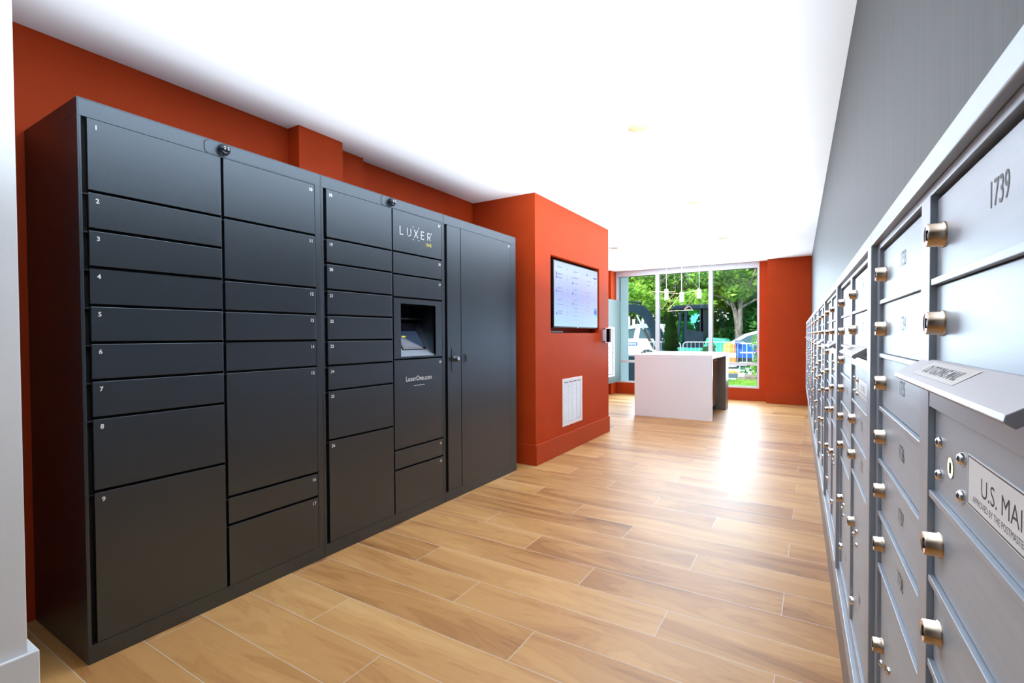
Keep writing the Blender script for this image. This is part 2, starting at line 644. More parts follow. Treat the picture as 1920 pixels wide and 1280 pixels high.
def camera_dome(t, x, xa, xb):
    p = MB()
    prof = []
    r = 0.014
    for ccx, ccz, a0 in ((xa + r, 1.974 - r, 90), (xa + r, 1.924 + r, 180)):
        for k in range(5):
            a = R(a0 + k * 22.5)
            prof.append((ccx + r * math.cos(a), ccz + r * math.sin(a)))
    prof += [(xb, 1.924), (xb, 1.974)]
    p.prism(prof, -0.0012, 0.0002, 'y')
    pl = p.build('access_plate', M_black, t, bevel=0.0006)
    g = MB()
    for i in range(9):
        a0, a1 = prof[i], prof[i + 1]
        g.cyl((a0[0] - 0.001, -0.0006, a0[1]), (a1[0] - 0.001, -0.0006, a1[1]), 0.0014, n=6)
    g.build('plate_joint', M_gap, t)
    c = MB()
    c.lathe([(0, -0.030), (0.012, -0.0295), (0.019, -0.027), (0.0225, -0.022), (0.0245, -0.012), (0.0245, -0.001)], (x, 0, 1.953), (0, 1, 0), 24)
    o = c.build('camera', M_gloss_dark, t)
    q = MB()
    for dx in (-0.0075, 0.0075):
        for dz in (-0.004, 0.005):
            q.cyl((x + dx, -0.0302, 1.954 + dz), (x + dx, -0.0285, 1.954 + dz), 0.0026, n=8)
    q.build('lamp', M_txt, o)


def stroke(mb, pts, th, y, mi):
    for (ax, az), (bx, bz) in zip(pts, pts[1:]):
        d = Vector((bx - ax, bz - az))
        if d.length < 1e-6: continue
        n = Vector((-d.y, d.x)).normalized() * th / 2
        e = d.normalized() * th * 0.3
        mb.add([(ax - e.x + n.x, y, az - e.y + n.y), (ax - e.x - n.x, y, az - e.y - n.y),
                (bx + e.x - n.x, y, bz + e.y - n.y), (bx + e.x + n.x, y, bz + e.y + n.y)], [(0, 1, 2, 3)], mi)


def logo(mb):
    y, h, z = -0.0016, 0.047, 1.7775
    x0 = 2.213 - 1.6466
    th = 0.0043
    A = lambda px: x0 + (px - 750) * 0.00505
    # L U X E R drawn as single strokes
    stroke(mb, [(x0, z + h), (x0, z), (x0 + 0.026, z)], th, y, 1)
    ux = x0 + 0.062
    arc = [(ux + 0.016 - 0.016 * math.cos(R(a)), z + 0.016 - 0.016 * math.sin(R(a))) for a in range(0, 181, 20)]
    stroke(mb, [(ux, z + h)] + arc + [(ux + 0.032, z + h)], th, y, 1)
    xx = x0 + 0.126
    stroke(mb, [(xx, z + h), (xx + 0.031, z)], th, y, 1)
    stroke(mb, [(xx + 0.031, z + h), (xx, z)], th, y, 1)
    for dx in (-0.011, 0.041):
        for dz in (h + 0.016, -0.016):
            mb.cyl((xx + dx, y + 0.0004, z + dz), (xx + dx, y, z + dz), 0.0036, n=10, mi=1)
    ex = x0 + 0.190
    stroke(mb, [(ex + 0.025, z + h), (ex, z + h), (ex, z), (ex + 0.025, z)], th, y, 1)
    stroke(mb, [(ex, z + h * 0.52), (ex + 0.021, z + h * 0.52)], th, y, 1)
    rx = x0 + 0.252
    arc = [(rx + 0.016 + 0.0125 * math.cos(R(a)), z + h - 0.0125 + 0.0125 * math.sin(R(a))) for a in range(90, -91, -20)]
    stroke(mb, [(rx, z), (rx, z + h)] + arc + [(rx, z + h - 0.025)], th, y, 1)
    stroke(mb, [(rx + 0.012, z + h - 0.025), (rx + 0.027, z)], th, y, 1)
    mb.cyl((rx + 0.036, y + 0.0004, z + h + 0.001), (rx + 0.036, y, z + h + 0.001), 0.0036, n=10, mi=1)
    mb.text('ONE', rx + 0.010, y, z - 0.040, 0.029, 0.92, 'CENTER', 2)


def web(mb):
    mb.text('LuxerOne.com', 2.372 - 1.6466, -0.0016, 0.868, 0.044, 0.90, 'CENTER', 1)
    mb.box(2.322 - 1.6466, 2.425 - 1.6466, -0.0017, -0.0015, 0.836, 0.8385, 1)


EXTRA = {'27': logo, '30': web}

# first unit, doors 1 to 17
yA = 0.667
t = locker_unit(yA, 1.6466, 'wide matt black parcel locker with seventeen numbered doors, beside the white wall end')
wA = 1.6466 - yA
locker_body(t, wA, [(0.004, 0.011), (1.1450 - yA + 0.0005, 1.158 - yA - 0.0105), (1.611 - yA, wA - 0.0043)])
column(t, 0.027, 1.145 - yA, [1.9185, 1.660, 1.527, 1.394, 1.2605, 1.128, 0.995, 0.861, 0.601, 0.068], list('123456789'), 'l', yA)
column(t, 1.158 - yA, 1.608 - yA, [1.9185, 1.660, 1.393, 1.2595, 1.127, 0.994, 0.450, 0.328, 0.068], [str(i) for i in range(10, 18)], 'r', yA)
backing(t, wA)
camera_dome(t, 1.159 - yA, 1.083 - yA, wA - 0.03)
mb = MB()
for i in range(4):
    mb.cyl((-0.0004, 0.06 + 0.026 * i, 1.925), (0.0006, 0.06 + 0.026 * i, 1.925), 0.004, n=10)
mb.build('vent_hole', M_gap, t)

# second unit, doors 18 to 32 and the kiosk
yB = 1.6466
t = locker_unit(yB, 2.626, 'black parcel locker with built-in touch screen bay and white lettering, middle one of the row')
wB = 2.626 - yB
locker_body(t, wB, d=0.43, gaps=[(0.004, 0.014), (2.139 - yB + 0.0008, 2.153 - yB - 0.008), (2.608 - yB, wB - 0.0043)])
zs3 = [1.9185, 1.660, 1.529, 1.392, 1.258, 1.126, 0.993, 0.862, 0.601, 0.068]
column(t, 0.033, 2.139 - yB, zs3, [str(i) for i in range(18, 27)], 'l', yB)
zs4 = [1.9185, 1.660, 1.524, 1.3845, 1.003, 0.450, 0.328, 0.068]
column(t, 2.153 - yB, 2.604 - yB, zs4, ['27', '28', '29', None, '30', '31', '32'], 'r', yB, skip=3)
backing(t, wB, (2.212 - yB, 2.537 - yB, 1.0205, 1.353))
camera_dome(t, 2.140 - yB, 2.062 - yB, wB - 0.03)
a0, a1 = 2.153 - yB, 2.604 - yB
k0, k1, kz0, kz1 = 2.212 - yB, 2.537 - yB, 1.0205, 1.353
mb = MB()
mb.box(a0, k0, -0.0015, 0.016, 1.0135, 1.3845)
mb.box(k1, a1, -0.0015, 0.016, 1.0135, 1.3845)
mb.box(k0, k1, -0.0015, 0.016, 1.0135, kz0)
mb.box(k0, k1, -0.0015, 0.016, kz1, 1.3845)
ks = mb.build('kiosk_surround', M_black, t)
mb = MB()
mb.box(k0 - 0.002, k0, 0.0, 0.235, kz0, kz1)
mb.box(k1, k1 + 0.002, 0.0, 0.235, kz0, kz1)
mb.box(k0, k1, 0.0, 0.235, kz1, kz1 + 0.002)
mb.box(k0, k1, 0.233, 0.235, kz0, kz1)
mb.prism([(0.003, kz0 - 0.002), (0.003, kz0 + 0.004), (0.150, 1.235), (0.225, 1.235), (0.225, kz0 - 0.002)], k0, k1, 'x')
mb.box(k0, k1, 0.12, 0.235, 1.262, 1.27)
mb.build('kiosk_bay', M_black, t)
# the tilted touch screen
sl = Vector((0.0, 0.147, 1.235 - kz0 - 0.004)).normalized()
nn = Vector((0, -sl.z, sl.y))
o0 = Vector((0, 0.003, kz0 + 0.004))
P3 = lambda x, s, h: Vector((x, 0, 0)) + o0 + sl * s + nn * h
mb = MB()
vs = [P3(x, s_, h) for x in (k0 + 0.05, k1 - 0.06) for s_ in (0.05, 0.235) for h in (0.0005, 0.006)]
mb.add(vs, [(0, 1, 3, 2), (4, 6, 7, 5), (0, 4, 5, 1), (2, 3, 7, 6), (0, 2, 6, 4), (1, 5, 7, 3)])
sc = mb.build('touch_screen', M_gloss_dark, t)
M_scr = mat('dim_screen', (0.02, 0.03, 0.06), 0.1, emit=(0.10, 0.17, 0.30), estr=0.12)
mb = MB()
q = [P3(k0 + 0.064, 0.065, 0.0066), P3(k1 - 0.074, 0.065, 0.0066), P3(k1 - 0.074, 0.19, 0.0066), P3(k0 + 0.064, 0.19, 0.0066)]
mb.add(q, [(0, 1, 2, 3)])
q = [P3(k0 + 0.09, 0.14, 0.0069), P3(k0 + 0.125, 0.14, 0.0069), P3(k0 + 0.125, 0.152, 0.0069), P3(k0 + 0.09, 0.152, 0.0069)]
mb.add(q, [(0, 1, 2, 3)], 1)
mb.build('display', [M_scr, M_yel], sc)
MB().cyl((k1 - 0.012, 0.09, 1.16), (k1 - 0.0005, 0.09, 1.16), 0.004, n=10).build('sensor', M_chr, t)

# third unit, the tall cupboard
yC = 2.626
t = locker_unit(yC, 3.583, 'tall black locker cupboard with one full-height door and key lock, next to the orange column')
wC = 3.583 - yC
locker_body(t, wC, [(0.004, 0.010), (3.495 - yC, wC - 0.0043)])
backing(t, wC)
o = locker_door(t, 0.036, 2.8125 - yC, 0.068, 1.9185, None, nm='fixed_panel')
o = locker_door(t, 2.8185 - yC, 3.492 - yC, 0.068, 1.9185, '33', 'r', nm='tall_door')
hd = MB()
hx = 2.862 - yC
pr = [(hx + 0.017 * math.cos(R(a)), (1.012 if a <= 180 else 0.966) + 0.017 * math.sin(R(a))) for a in range(0, 360, 20)]
hd.prism(pr, -0.0045, -0.0012, 'y')
ho = hd.build('handle', M_black, o, bevel=0.001)
hd = MB()
pr = [(hx + 0.003 + 0.010 * math.cos(R(a)), (1.006 if a <= 180 else 0.972) + 0.010 * math.sin(R(a))) for a in range(0, 360, 20)]
hd.prism(pr, -0.0052, -0.0042, 'y')
hd.build('finger_slot', M_gap, t)
kb = MB()
kx0, kx1, ka, kc, rr = 2.702 - yC, 2.786 - yC, 0.902, 1.068, 0.012
pr = []
for ccx, ccz, a0 in ((kx1 - rr, kc - rr, 0), (kx0 + rr, kc - rr, 90), (kx0 + rr, ka + rr, 180), (kx1 - rr, ka + rr, 270)):
    pr += [(ccx + rr * math.cos(R(a0 + k * 30)), ccz + rr * math.sin(R(a0 + k * 30))) for k in range(4)]
kb.prism(pr, -0.0045, -0.0012, 'y')
kb.build('lock_plate', M_black, t, bevel=0.001)
kb = MB()
kb.lathe([(0.0, -0.037), (0.017, -0.036), (0.019, -0.033), (0.019, -0.006), (0.022, -0.004)], (2.738 - yC, 0, 0.990), (0, 1, 0), 20)
kn = kb.build('lock_knob', M_black, t)
kb = MB()
kb.cyl((2.738 - yC, -0.0385, 0.990), (2.738 - yC, -0.0365, 0.990), 0.011, n=16)
kb.build('key_face', M_chr, kn)

# ------------------------------------------------------------------ wall screen
t = thing('wall_screen', 'large flat TV screen with a pale blue timetable display, recessed in the orange column', 'television', (XC, 4.165, 0), R(90))
w = 5.280 - 4.165
mb = MB()
mb.box(0, w, 0.012, 0.05, 1.226, 1.872)
mb.box(w * 0.25, w * 0.75, 0.05, 0.118, 1.36, 1.72)
mb.build('bezel', M_tvb, t, bevel=0.002)
M_disp = mat('display_blue', (0.02, 0.02, 0.02), 0.15, emit=(0.42, 0.60, 0.93), estr=0.95)
nt, N, L, p = nodes(M_disp)
tc = N.new('ShaderNodeTexCoord')
spz = N.new('ShaderNodeSeparateXYZ')
L.new(tc.outputs['Generated'], spz.inputs[0])
rp = N.new('ShaderNodeValToRGB')
rp.color_ramp.elements[0].color = (0.46, 0.72, 0.98, 1)
rp.color_ramp.elements[1].color = (0.47, 0.60, 0.93, 1)
x = rp.color_ramp.elements.new(0.5)
x.color = (0.43, 0.50, 0.90, 1)
x = rp.color_ramp.elements.new(0.86)
x.color = (0.62, 0.74, 0.98, 1)
L.new(spz.outputs[2], rp.inputs[0])
L.new(rp.outputs[0], p.inputs['Emission Color'])
M_d1 = mat('display_violet', (0, 0, 0), 0.3, emit=(0.16, 0.14, 0.62), estr=0.8)
M_d2 = mat('display_grey', (0, 0, 0), 0.3, emit=(0.22, 0.30, 0.55), estr=0.8)
M_d3 = mat('display_red', (0, 0, 0), 0.3, emit=(0.75, 0.15, 0.35), estr=0.8)
M_d4 = mat('display_deep_blue', (0, 0, 0), 0.3, emit=(0.02, 0.10, 0.48), estr=0.9)
M_d5 = mat('display_sky', (0, 0, 0), 0.3, emit=(0.10, 0.50, 0.95), estr=0.9)
mb = MB()
mb.box(0.012, w - 0.012, 0.0108, 0.012, 1.240, 1.864, 6)
rng = random.Random(3)


def dash(x, z, ww, h, mi):
    mb.box(x, x + ww, 0.0102, 0.0107, z, z + h, mi)


for colx, rows in ((0.05, ((1.80, 1, 0), (1.735, 0, 1), (1.70, 0, 1), (1.60, 1, 1), (1.565, 0, 0), (1.49, 1, 1), (1.44, 2, 0), (1.375, 1, 1), (1.35, 0, 0))),
                   (0.42, ((1.79, 1, 1), (1.73, 2, 1), (1.67, 0, 0), (1.61, 1, 1), (1.565, 0, 1), (1.50, 1, 1), (1.46, 0, 1), (1.42, 1, 1), (1.38, 1, 0), (1.34, 1, 0))),
                   (0.76, ((1.72, 1, 0), (1.68, 1, 0), (1.60, 3, 1), (1.57, 3, 1), (1.49, 3, 1), (1.45, 1, 1), (1.41, 3, 1)))):
    for z, k_, two in rows:
        if k_ == 0: dash(colx, z, 0.022, 0.028, 0)
        if k_ == 3: dash(colx, z, 0.022, 0.02, 2)
        if k_ == 2: dash(colx, z, 0.02, 0.018, 4)
        dash(colx + 0.035, z + 0.010, 0.09 + 0.04 * rng.random(), 0.006, 1)
        if two:
            dash(colx + 0.035, z, 0.05 + 0.05 * rng.random(), 0.004, 1)
        dash(colx + 0.24, z + 0.004, 0.03, 0.005, 1)
dash(0.79, 1.79, 0.035, 0.022, 1)
dash(0.98, 1.775, 0.10, 0.018, 3)
dash(1.02, 1.73, 0.04, 0.012, 1)
for k_ in range(7):
    dash(0.95, 1.69 - 0.05 * k_, 0.025, 0.005, 1)
    dash(1.04, 1.67 - 0.05 * k_, 0.02, 0.005, 1)
dash(1.00, 1.375, 0.085, 0.075, 3)
dash(1.00, 1.34, 0.085, 0.034, 4)
dash(1.015, 1.395, 0.055, 0.008, 5)
dash(1.015, 1.41, 0.045, 0.008, 5)
mb.build('screen', [M_d1, M_d2, M_d3, M_d4, M_d5, M_txt, M_disp], t)
MB().cyl((w / 2, 0.010, 1.232), (w / 2, 0.012, 1.232), 0.008, n=12).build('indicator', M_txt, t)
tag(MB().box(-2.196, -2.095, 4.092, 4.36, 1.1755, 1.194).build('media_box', M_tvb, bevel=0.004),
    'small black media player box lying under the wall screen in its recess', 'media player')

# return air grille
t = thing('air_vent', 'white louvred return air grille low on the orange column', 'vent', (XC, 4.322, 0), R(90))
w, z0, z1 = 0.475, 0.2565, 0.7240
mb = MB()
mb.box(0, w, -0.006, -0.0002, z0, z0 + 0.035)
mb.box(0, w, -0.006, -0.0002, z1 - 0.035, z1)
mb.box(0, 0.038, -0.006, -0.0002, z0 + 0.035, z1 - 0.035)
mb.box(w - 0.038, w, -0.006, -0.0002, z0 + 0.035, z1 - 0.035)
for i in range(1, 4):
    xx = 0.038 + (w - 0.076) * i / 4
    mb.box(xx - 0.006, xx + 0.006, -0.005, -0.0002, z0 + 0.035, z1 - 0.035)
mb.build('grille_frame', M_white_metal, t, bevel=0.001)
mb = MB()
z = z0 + 0.04
while z < z1 - 0.042:
    mb.prism([(-0.0048, z), (-0.0042, z), (-0.0006, z + 0.0052), (-0.0012, z + 0.0052)], 0.038, w - 0.038, 'x')
    z += 0.0088
mb.build('louvre_slats', M_white_metal, t)
MB().box(0.03, w - 0.03, -0.0004, -0.0002, z0 + 0.03, z1 - 0.03).build('dark_duct', M_gap, t)

# thermostat with its clear guard at the column's corner
t = thing('thermostat', 'small white wall thermostat under a clear guard at the orange column corner', 'thermostat', (XC, 5.36, 0), R(90))
MB().box(0.03, 0.13, -0.028, -0.0005, 1.085, 1.21).build('control', M_plastic, t, bevel=0.004)
MB().box(0.055, 0.070, -0.0286, -0.028, 1.12, 1.18).build('dial', M_greyleg, t)
MB().box(0.095, 0.115, -0.0286, -0.028, 1.13, 1.165).build('display', M_ink, t)
g = MB()
g.box(0.0, 0.004, -0.055, -0.0005, 1.066, 1.232)
g.box(0.176, 0.180, -0.055, -0.0005, 1.066, 1.232)
g.box(0.004, 0.176, -0.055, -0.051, 1.066, 1.232)
g.box(0.004, 0.176, -0.051, -0.0005, 1.066, 1.070)
g.box(0.004, 0.176, -0.051, -0.0005, 1.228, 1.232)
g.build('guard', glass_material('clear_guard', (0.93, 0.94, 0.96), 1.08), t)
g = MB()
for a in (0.0, 0.172):
    g.box(a, a + 0.008, -0.0565, -0.0505, 1.066, 1.232)
for z in (1.064, 1.228):
    g.box(0.0, 0.18, -0.0565, -0.0505, z, z + 0.006)
g.build('guard_frame', M_white_metal, t)

# ------------------------------------------------------------------ mailboxes
ROT = math.atan2(-1.0, 0.0243)
PITCHZ = 0.0875
ZR0 = 1.2458


def mailbox_lock(door, x, z, y=0.122):
    mb = MB()
    mb.lathe([(0.0128, y), (0.0125, y - 0.002), (0.0112, y - 0.0025), (0.0112, y - 0.0125), (0.0100, y - 0.0138)], (0, 0, 0), (0, 1, 0), 20, 0)
    mb.lathe([(0.0100, y - 0.0138), (0.0085, y - 0.0132), (0.0, y - 0.0130)], (0, 0, 0), (0, 1, 0), 20, 1)
    mb.box(-0.0012, 0.0012, y - 0.0142, y - 0.0131, -0.005, 0.005, 2)
    o = mb.build('lock', [M_nick, M_chr, M_ink], door)
    o.location = (x, 0, z)
    return o


def rivets(mb, x, z, y=0.122, mi=2):
    for dx, dz in ((-0.038, 0.016), (-0.038, -0.016), (0.037, 0.016), (0.037, -0.016)):
        mb.lathe([(0.0058, y), (0.0055, y - 0.002), (0.0035, y - 0.0038), (0.0, y - 0.0045)], (x + dx, 0, z + dz), (0, 1, 0), 12, mi)
    mb.lathe([(0.0095, y - 0.0002), (0.0095, y - 0.0006), (0.0, y - 0.0006)], (x, 0, z), (0, 1, 0), 16, 3)
    mb.box(x - 0.001, x + 0.001, y - 0.0012, y - 0.0006, z - 0.005, z + 0.005, 4)


DM = [M_alu, M_ink, M_chr, M_brass, M_ink, M_label]


def mail_door(t, x0, z0, z1, num=None, master=False, parcel=False, w=0.320, name='mailbox_door', fine=True):
    mb = MB()
    mb.box(x0, x0 + w, 0.122, 0.134, z0, z1, 0)
    if num and fine and not master:
        if parcel:
            mb.text(num, x0 + 0.155, 0.12175, z1 - 0.262, 0.026, 0.78, 'CENTER', 1)
        else:
            mb.text(num, x0 + 0.176, 0.12175, (z0 + z1) / 2 - 0.0045, 0.0285, 0.74, 'CENTER', 1)
    if master:
        rivets(mb, x0 + 0.060, 1.0268)
        mb.box(x0 + 0.116, x0 + 0.285, 0.1207, 0.1216, 1.0105, 1.0520, 5)
        for a, b, c_, d_ in ((0.1175, 0.2835, 1.0115, 1.0125), (0.1175, 0.2835, 1.0500, 1.0510)):
            mb.box(x0 + a, x0 + b, 0.1206, 0.1208, c_, d_, 1)
        for a in (0.1175, 0.2825):
            mb.box(x0 + a, x0 + a + 0.001, 0.1206, 0.1208, 1.0125, 1.0500, 1)
        if fine:
            mb.text('U.S. MAIL', x0 + 0.196, 0.12064, 1.0262, 0.0205, 1.12, 'CENTER', 1)
            mb.text('APPROVED BY THE POSTMASTER GENERAL', x0 + 0.200, 0.12064, 1.0166, 0.0075, 0.95, 'CENTER', 1)
    if parcel:
        rivets(mb, x0 + 0.058, z1 - 0.135)
    o = mb.build(name, DM, t, bevel=0.0012)
    if not master:
        mailbox_lock(o, x0 + 0.027, (z1 - 0.118) if parcel else (z0 + z1) / 2)
    if parcel:
        mb = MB()
        mb.lathe([(0.010, 0.122), (0.0095, 0.114), (0.0, 0.1135)], (x0 + 0.022, 0, z0 + 0.055), (0, 1, 0), 14)
        mb.build('catch', M_chr, o)
    return o


D1X, D2X = 0.0272, 0.3893
ZB = 0.441                       # foot of the door stack


def mail_bank(n, label, first, fine=True, end=False):
    yy = 1.038 + 0.8336 * n
    t = thing('mailbox_unit', label, 'mailboxes', (K * yy, yy, 0), ROT, 'banks of silver mailboxes along the grey wall')
    mb = MB()                                   # outer surround
    mb.box(-0.048, 0, 0.108, 0.186, 0.345, 1.323)
    mb.box(0, 0.7856, 0.108, 0.186, 1.300, 1.323)
    mb.box(0, 0.7856, 0.108, 0.186, 0.345, 0.398)
    if end:
        mb.box(0.7856, 0.8336, 0.108, 0.186, 0.345, 1.323)
    mb.build('surround_frame', M_alu_tr, t, bevel=0.0015)
    mb = MB()                                   # face frame: lips, mullion and rails
    mb.box(0.0005, 0.0265, 0.1168, 0.15, 0.4, 1.2995)
    mb.box(0.3475, 0.3885, 0.1163, 0.15, 0.43, 1.291)
    mb.box(0.7100, 0.7850, 0.1168, 0.15, 0.4, 1.2995)
    mb.box(0.0265, 0.7100, 0.1168, 0.15, 1.2905, 1.2995)
    mb.box(0.0265, 0.7100, 0.1168, 0.15, 0.4, 0.4335)
    for i in range(6):
        z = ZR0 - PITCHZ * (i + 0.5)
        mb.box(0.0268, 0.3470, 0.1172, 0.15, z - 0.0034, z + 0.0034)
    for z in (ZR0 - PITCHZ * 0.5, 0.9866, 0.8991, 0.8116):
        mb.box(0.3890, 0.7098, 0.1172, 0.15, z - 0.0034, z + 0.0034)
    mb.box(0.3890, 0.7098, 0.1168, 0.15, 1.0755, 1.098)
    mb.build('face_frame', M_alu_tr, t, bevel=0.0008)
    MB().box(0.001, 0.785, 0.151, 0.154, 0.4, 1.299).build('inner_back', M_dark, t)
    for i in range(6):
        zc = ZR0 - PITCHZ * i
        mail_door(t, D1X, zc - 0.0395, zc + 0.0395, str(first + i), fine=fine)
    mail_door(t, D1X, ZB - 0.006, ZR0 - PITCHZ * 5.5 - 0.0045, '%dP' % (17 + n), parcel=True, name='parcel_door', fine=fine)
    for i, zc in enumerate((ZR0, ZR0 - PITCHZ, 0.9428, 0.8553)):
        mail_door(t, D2X, zc - (0.0395 if i != 1 else 0.036), zc + 0.0395, str(first + 6 + i) if (n or not i) else None, fine=fine)
    mail_door(t, D2X, 0.9905, 1.0745, None, master=True, name='master_door', fine=fine)
    mail_door(t, D2X, ZB - 0.006, 0.8116 - 0.0045, '%dP' % (18 + n), parcel=True, name='parcel_door', fine=fine)
    # outgoing mail hood
    mb = MB()
    mb.prism([(0.128, 1.1235), (0.1185, 1.1235), (0.1060, 1.1155), (0.0935, 1.1075), (0.0925, 1.1035), (0.0975, 1.1000), (0.1065, 1.1065), (0.1165, 1.1110), (0.128, 1.1120)], 0.3560, 0.6900, 'x')
    hood = mb.build('outgoing_flap', M_flap, t, bevel=0.0006)
    u = Vector((0.1185 - 0.0935, 1.1235 - 1.1075)).normalized()
    nrm = Vector((-u.y, u.x)) * 0.0006
    mb = MB()
    A = Vector((0.0990, 1.1111)) + nrm * 0.25
    B_ = Vector((0.1160, 1.1222)) + nrm * 0.25
    mb.add([(0.415, A.x, A.y), (0.560, A.x, A.y), (0.560, B_.x, B_.y), (0.415, B_.x, B_.y)], [(0, 1, 2, 3)], 0)
    if fine:
        Cc_ = Vector((0.1032, 1.1138)) + nrm * 0.45
        mb.text('OUTGOING MAIL', 0.488, Cc_.x, Cc_.y, 0.0145, 0.98, 'CENTER', 1, bold=0.03, tilt=((B_ - A).normalized().x, (B_ - A).normalized().y))
    mb.build('flap_label', [M_tan, M_ink], hood)
    mb = MB()
    mb.box(0.395, 0.700, 0.1195, 0.1215, 1.0985, 1.1110)
    mb.build('mail_slot', M_dark, t)
    return t


bank_labels = [
    'silver mailbox unit closest to the camera, with boxes numbered from 1733 up',
    'second silver mailbox unit along the grey wall counting away from the camera',
    'third silver mailbox unit along the grey wall, one beyond the second',
    'fourth silver mailbox unit along the grey wall, in line with the tall black cupboard',
    'fifth silver mailbox unit along the grey wall, roughly opposite the orange column',
    'sixth silver mailbox unit along the grey wall, seen at a sharp slant',
    'seventh silver mailbox unit along the grey wall, level with the column end',
    'eighth silver mailbox unit along the grey wall, level with the white island',
    'ninth silver mailbox unit along the grey wall, one short of the last',
    'last silver mailbox unit of the row, beside the dark red end pier']
mail_bank(0, bank_labels[0], 1733, end=True)
mail_bank(1, bank_labels[1], 1723)
mail_bank(2, bank_labels[2], 1713)
src = mail_bank(3, bank_labels[3], 1703, fine=False)
for n in range(4, 10):
    yy = 1.038 + 0.8336 * n
    dup(src, (K * yy, yy, 0), ROT, bank_labels[n])

# wall-hung mail cabinet in the far room (faces +X)
t = thing('mail_cabinet', 'grey-green wall-hung cabinet holding a white framed bank of mailboxes', 'cabinet', (-3.2, 6.4, 0), R(90))
M_teal = noise_var(mat('grey_green_laminate', (0.05, 0.07, 0.066), 0.5, spec=0.2), (0.045, 0.066, 0.062), (0.06, 0.082, 0.076), (40, 40, 1.5))
w = 2.84
mb = MB()
mb.box(0, w, 0.0, 0.225, 0.26, 0.385)
mb.box(0, w, 0.0, 0.225, 1.30, 1.815)
mb.box(0, 0.06, 0.0, 0.225, 0.385, 1.30)
mb.box(w - 0.39, w, 0.0, 0.225, 0.385, 1.30)
mb.box(0.06, w - 0.39, 0.05, 0.225, 0.385, 1.30)
mb.build('casing', M_teal, t)
mb = MB()
for a, b in ((0.06, 0.09), (w - 0.42, w - 0.39), (1.245, 1.275)):
    mb.box(a, b, -0.012, 0.05, 0.385, 1.30)
mb.box(0.09, w - 0.42, -0.012, 0.05, 0.385, 0.415)
mb.box(0.09, w - 0.42, -0.012, 0.05, 1.27, 1.30)
mb.build('mailbox_frame', M_white_metal, t)
for xx in (0.095, 0.48, 0.865, 1.28, 1.665, 2.05):
    z = 1.265
    for h in (0.26, 0.09, 0.09, 0.09, 0.09, 0.09, 0.13):
        o = MB().box(xx, xx + 0.365, 0.01, 0.049, z - h + 0.005, z).build('mailbox_door', M_alu, t, bevel=0.002)
        MB().cyl((xx + 0.04, -0.004, z - h / 2), (xx + 0.04, 0.01, z - h / 2), 0.010, n=10).build('lock', M_greyleg, o)
        z -= h

# ------------------------------------------------------------------ reception island
t = thing('island', 'white stone island with waterfall ends standing in front of the windows', 'counter', (-2.188, 6.905, 0))
w, d, h = 1.045, 1.44, 0.878
mb = MB()
mb.box(0, w, 0, 0.05, 0, h - 0.05)
mb.build('front_panel', M_quartz, t, bevel=0.002)
mb = MB()
mb.box(0, w, 0, d, h - 0.05, h)
mb.build('worktop', M_quartz, t, bevel=0.002)
mb = MB()
mb.box(0, w, d - 0.26, d, 0, h - 0.05)
mb.build('end_panel', M_greyleg, t, bevel=0.002)
mb = MB()
mb.box(0.05, w - 0.13, 0.0505, d - 0.2605, 0.09, h - 0.0505)
cb = mb.build('cupboard', M_wooddk, t)
mb = MB()
mb.box(0.08, w - 0.17, 0.0505, d - 0.2605, 0.0, 0.09)
mb.build('toe_kick', M_dark, t)
for i in range(2):
    y0 = 0.075 + i * 0.53
    o = MB().box(w - 0.1298, w - 0.112, y0, y0 + 0.52, 0.10, h - 0.06).build('cupboard_door', M_wooddk, t, bevel=0.002)
    hh = MB()
    hh.box(w - 0.112, w - 0.075, y0 + 0.42, y0 + 0.435, 0.765, 0.778)
    hh.box(w - 0.088, w - 0.075, y0 + 0.30, y0 + 0.435, 0.765, 0.778)
    hh.box(w - 0.112, w - 0.075, y0 + 0.30, y0 + 0.315, 0.765, 0.778)
    hh.build('handle', M_chr, o)
lf = [('open white leaflet lying on the island worktop', -1.78, 7.35, 0.3), ('folded pale brochure lying near the island worktop edge', -1.42, 7.25, -0.2)]
for lb, x, y, a in lf:
    mb = MB()
    mb.prism([(-0.11, 0.0), (0.0, 0.006), (0.11, 0.0), (0.11, 0.0015), (0.0, 0.0075), (-0.11, 0.0015)], -0.14, 0.14, 'y', 0)
    mb.box(-0.08, -0.03, -0.1, 0.1, 0.0062, 0.0064, 1)
    o = mb.build('leaflet', [M_label, M_teal])
    o.location = (x, y, h + 0.0005)
    o.rotation_euler = (0, 0, a)
    tag(o, lb, 'leaflet')

# ------------------------------------------------------------------ lights on the ceiling
def downlight(x, y, label, glow=True, r=0.062):
    t = thing('ceiling_downlight', label, 'ceiling light', (x, y, C), 0, 'recessed ceiling lights')
    MB().lathe([(r, 0.012), (r - 0.002, -0.001), (r + 0.010, -0.005), (r + 0.014, -0.0005)], (0, 0, 0), (0, 0, 1), 32).build('trim_ring', M_ring, t)
    MB().lathe([(r - 0.001, 0.0), (r - 0.012, 0.075), (0.0, 0.076)], (0, 0, 0), (0, 0, 1), 32).build('reflector', M_can, t)
    MB().lathe([(0, 0.030), (0.022, 0.032), (0.040, 0.042), (0.047, 0.06), (0.047, 0.074)], (0, 0, 0), (0, 0, 1), 24).build('lamp', M_glow, t)
    light('downlight_beam', 'SPOT', (x, y, C - 0.01), (0, 0, 0), 9.0, (1.0, 0.84, 0.66), spot_size=R(125), spot_blend=0.8, shadow_soft_size=0.05)


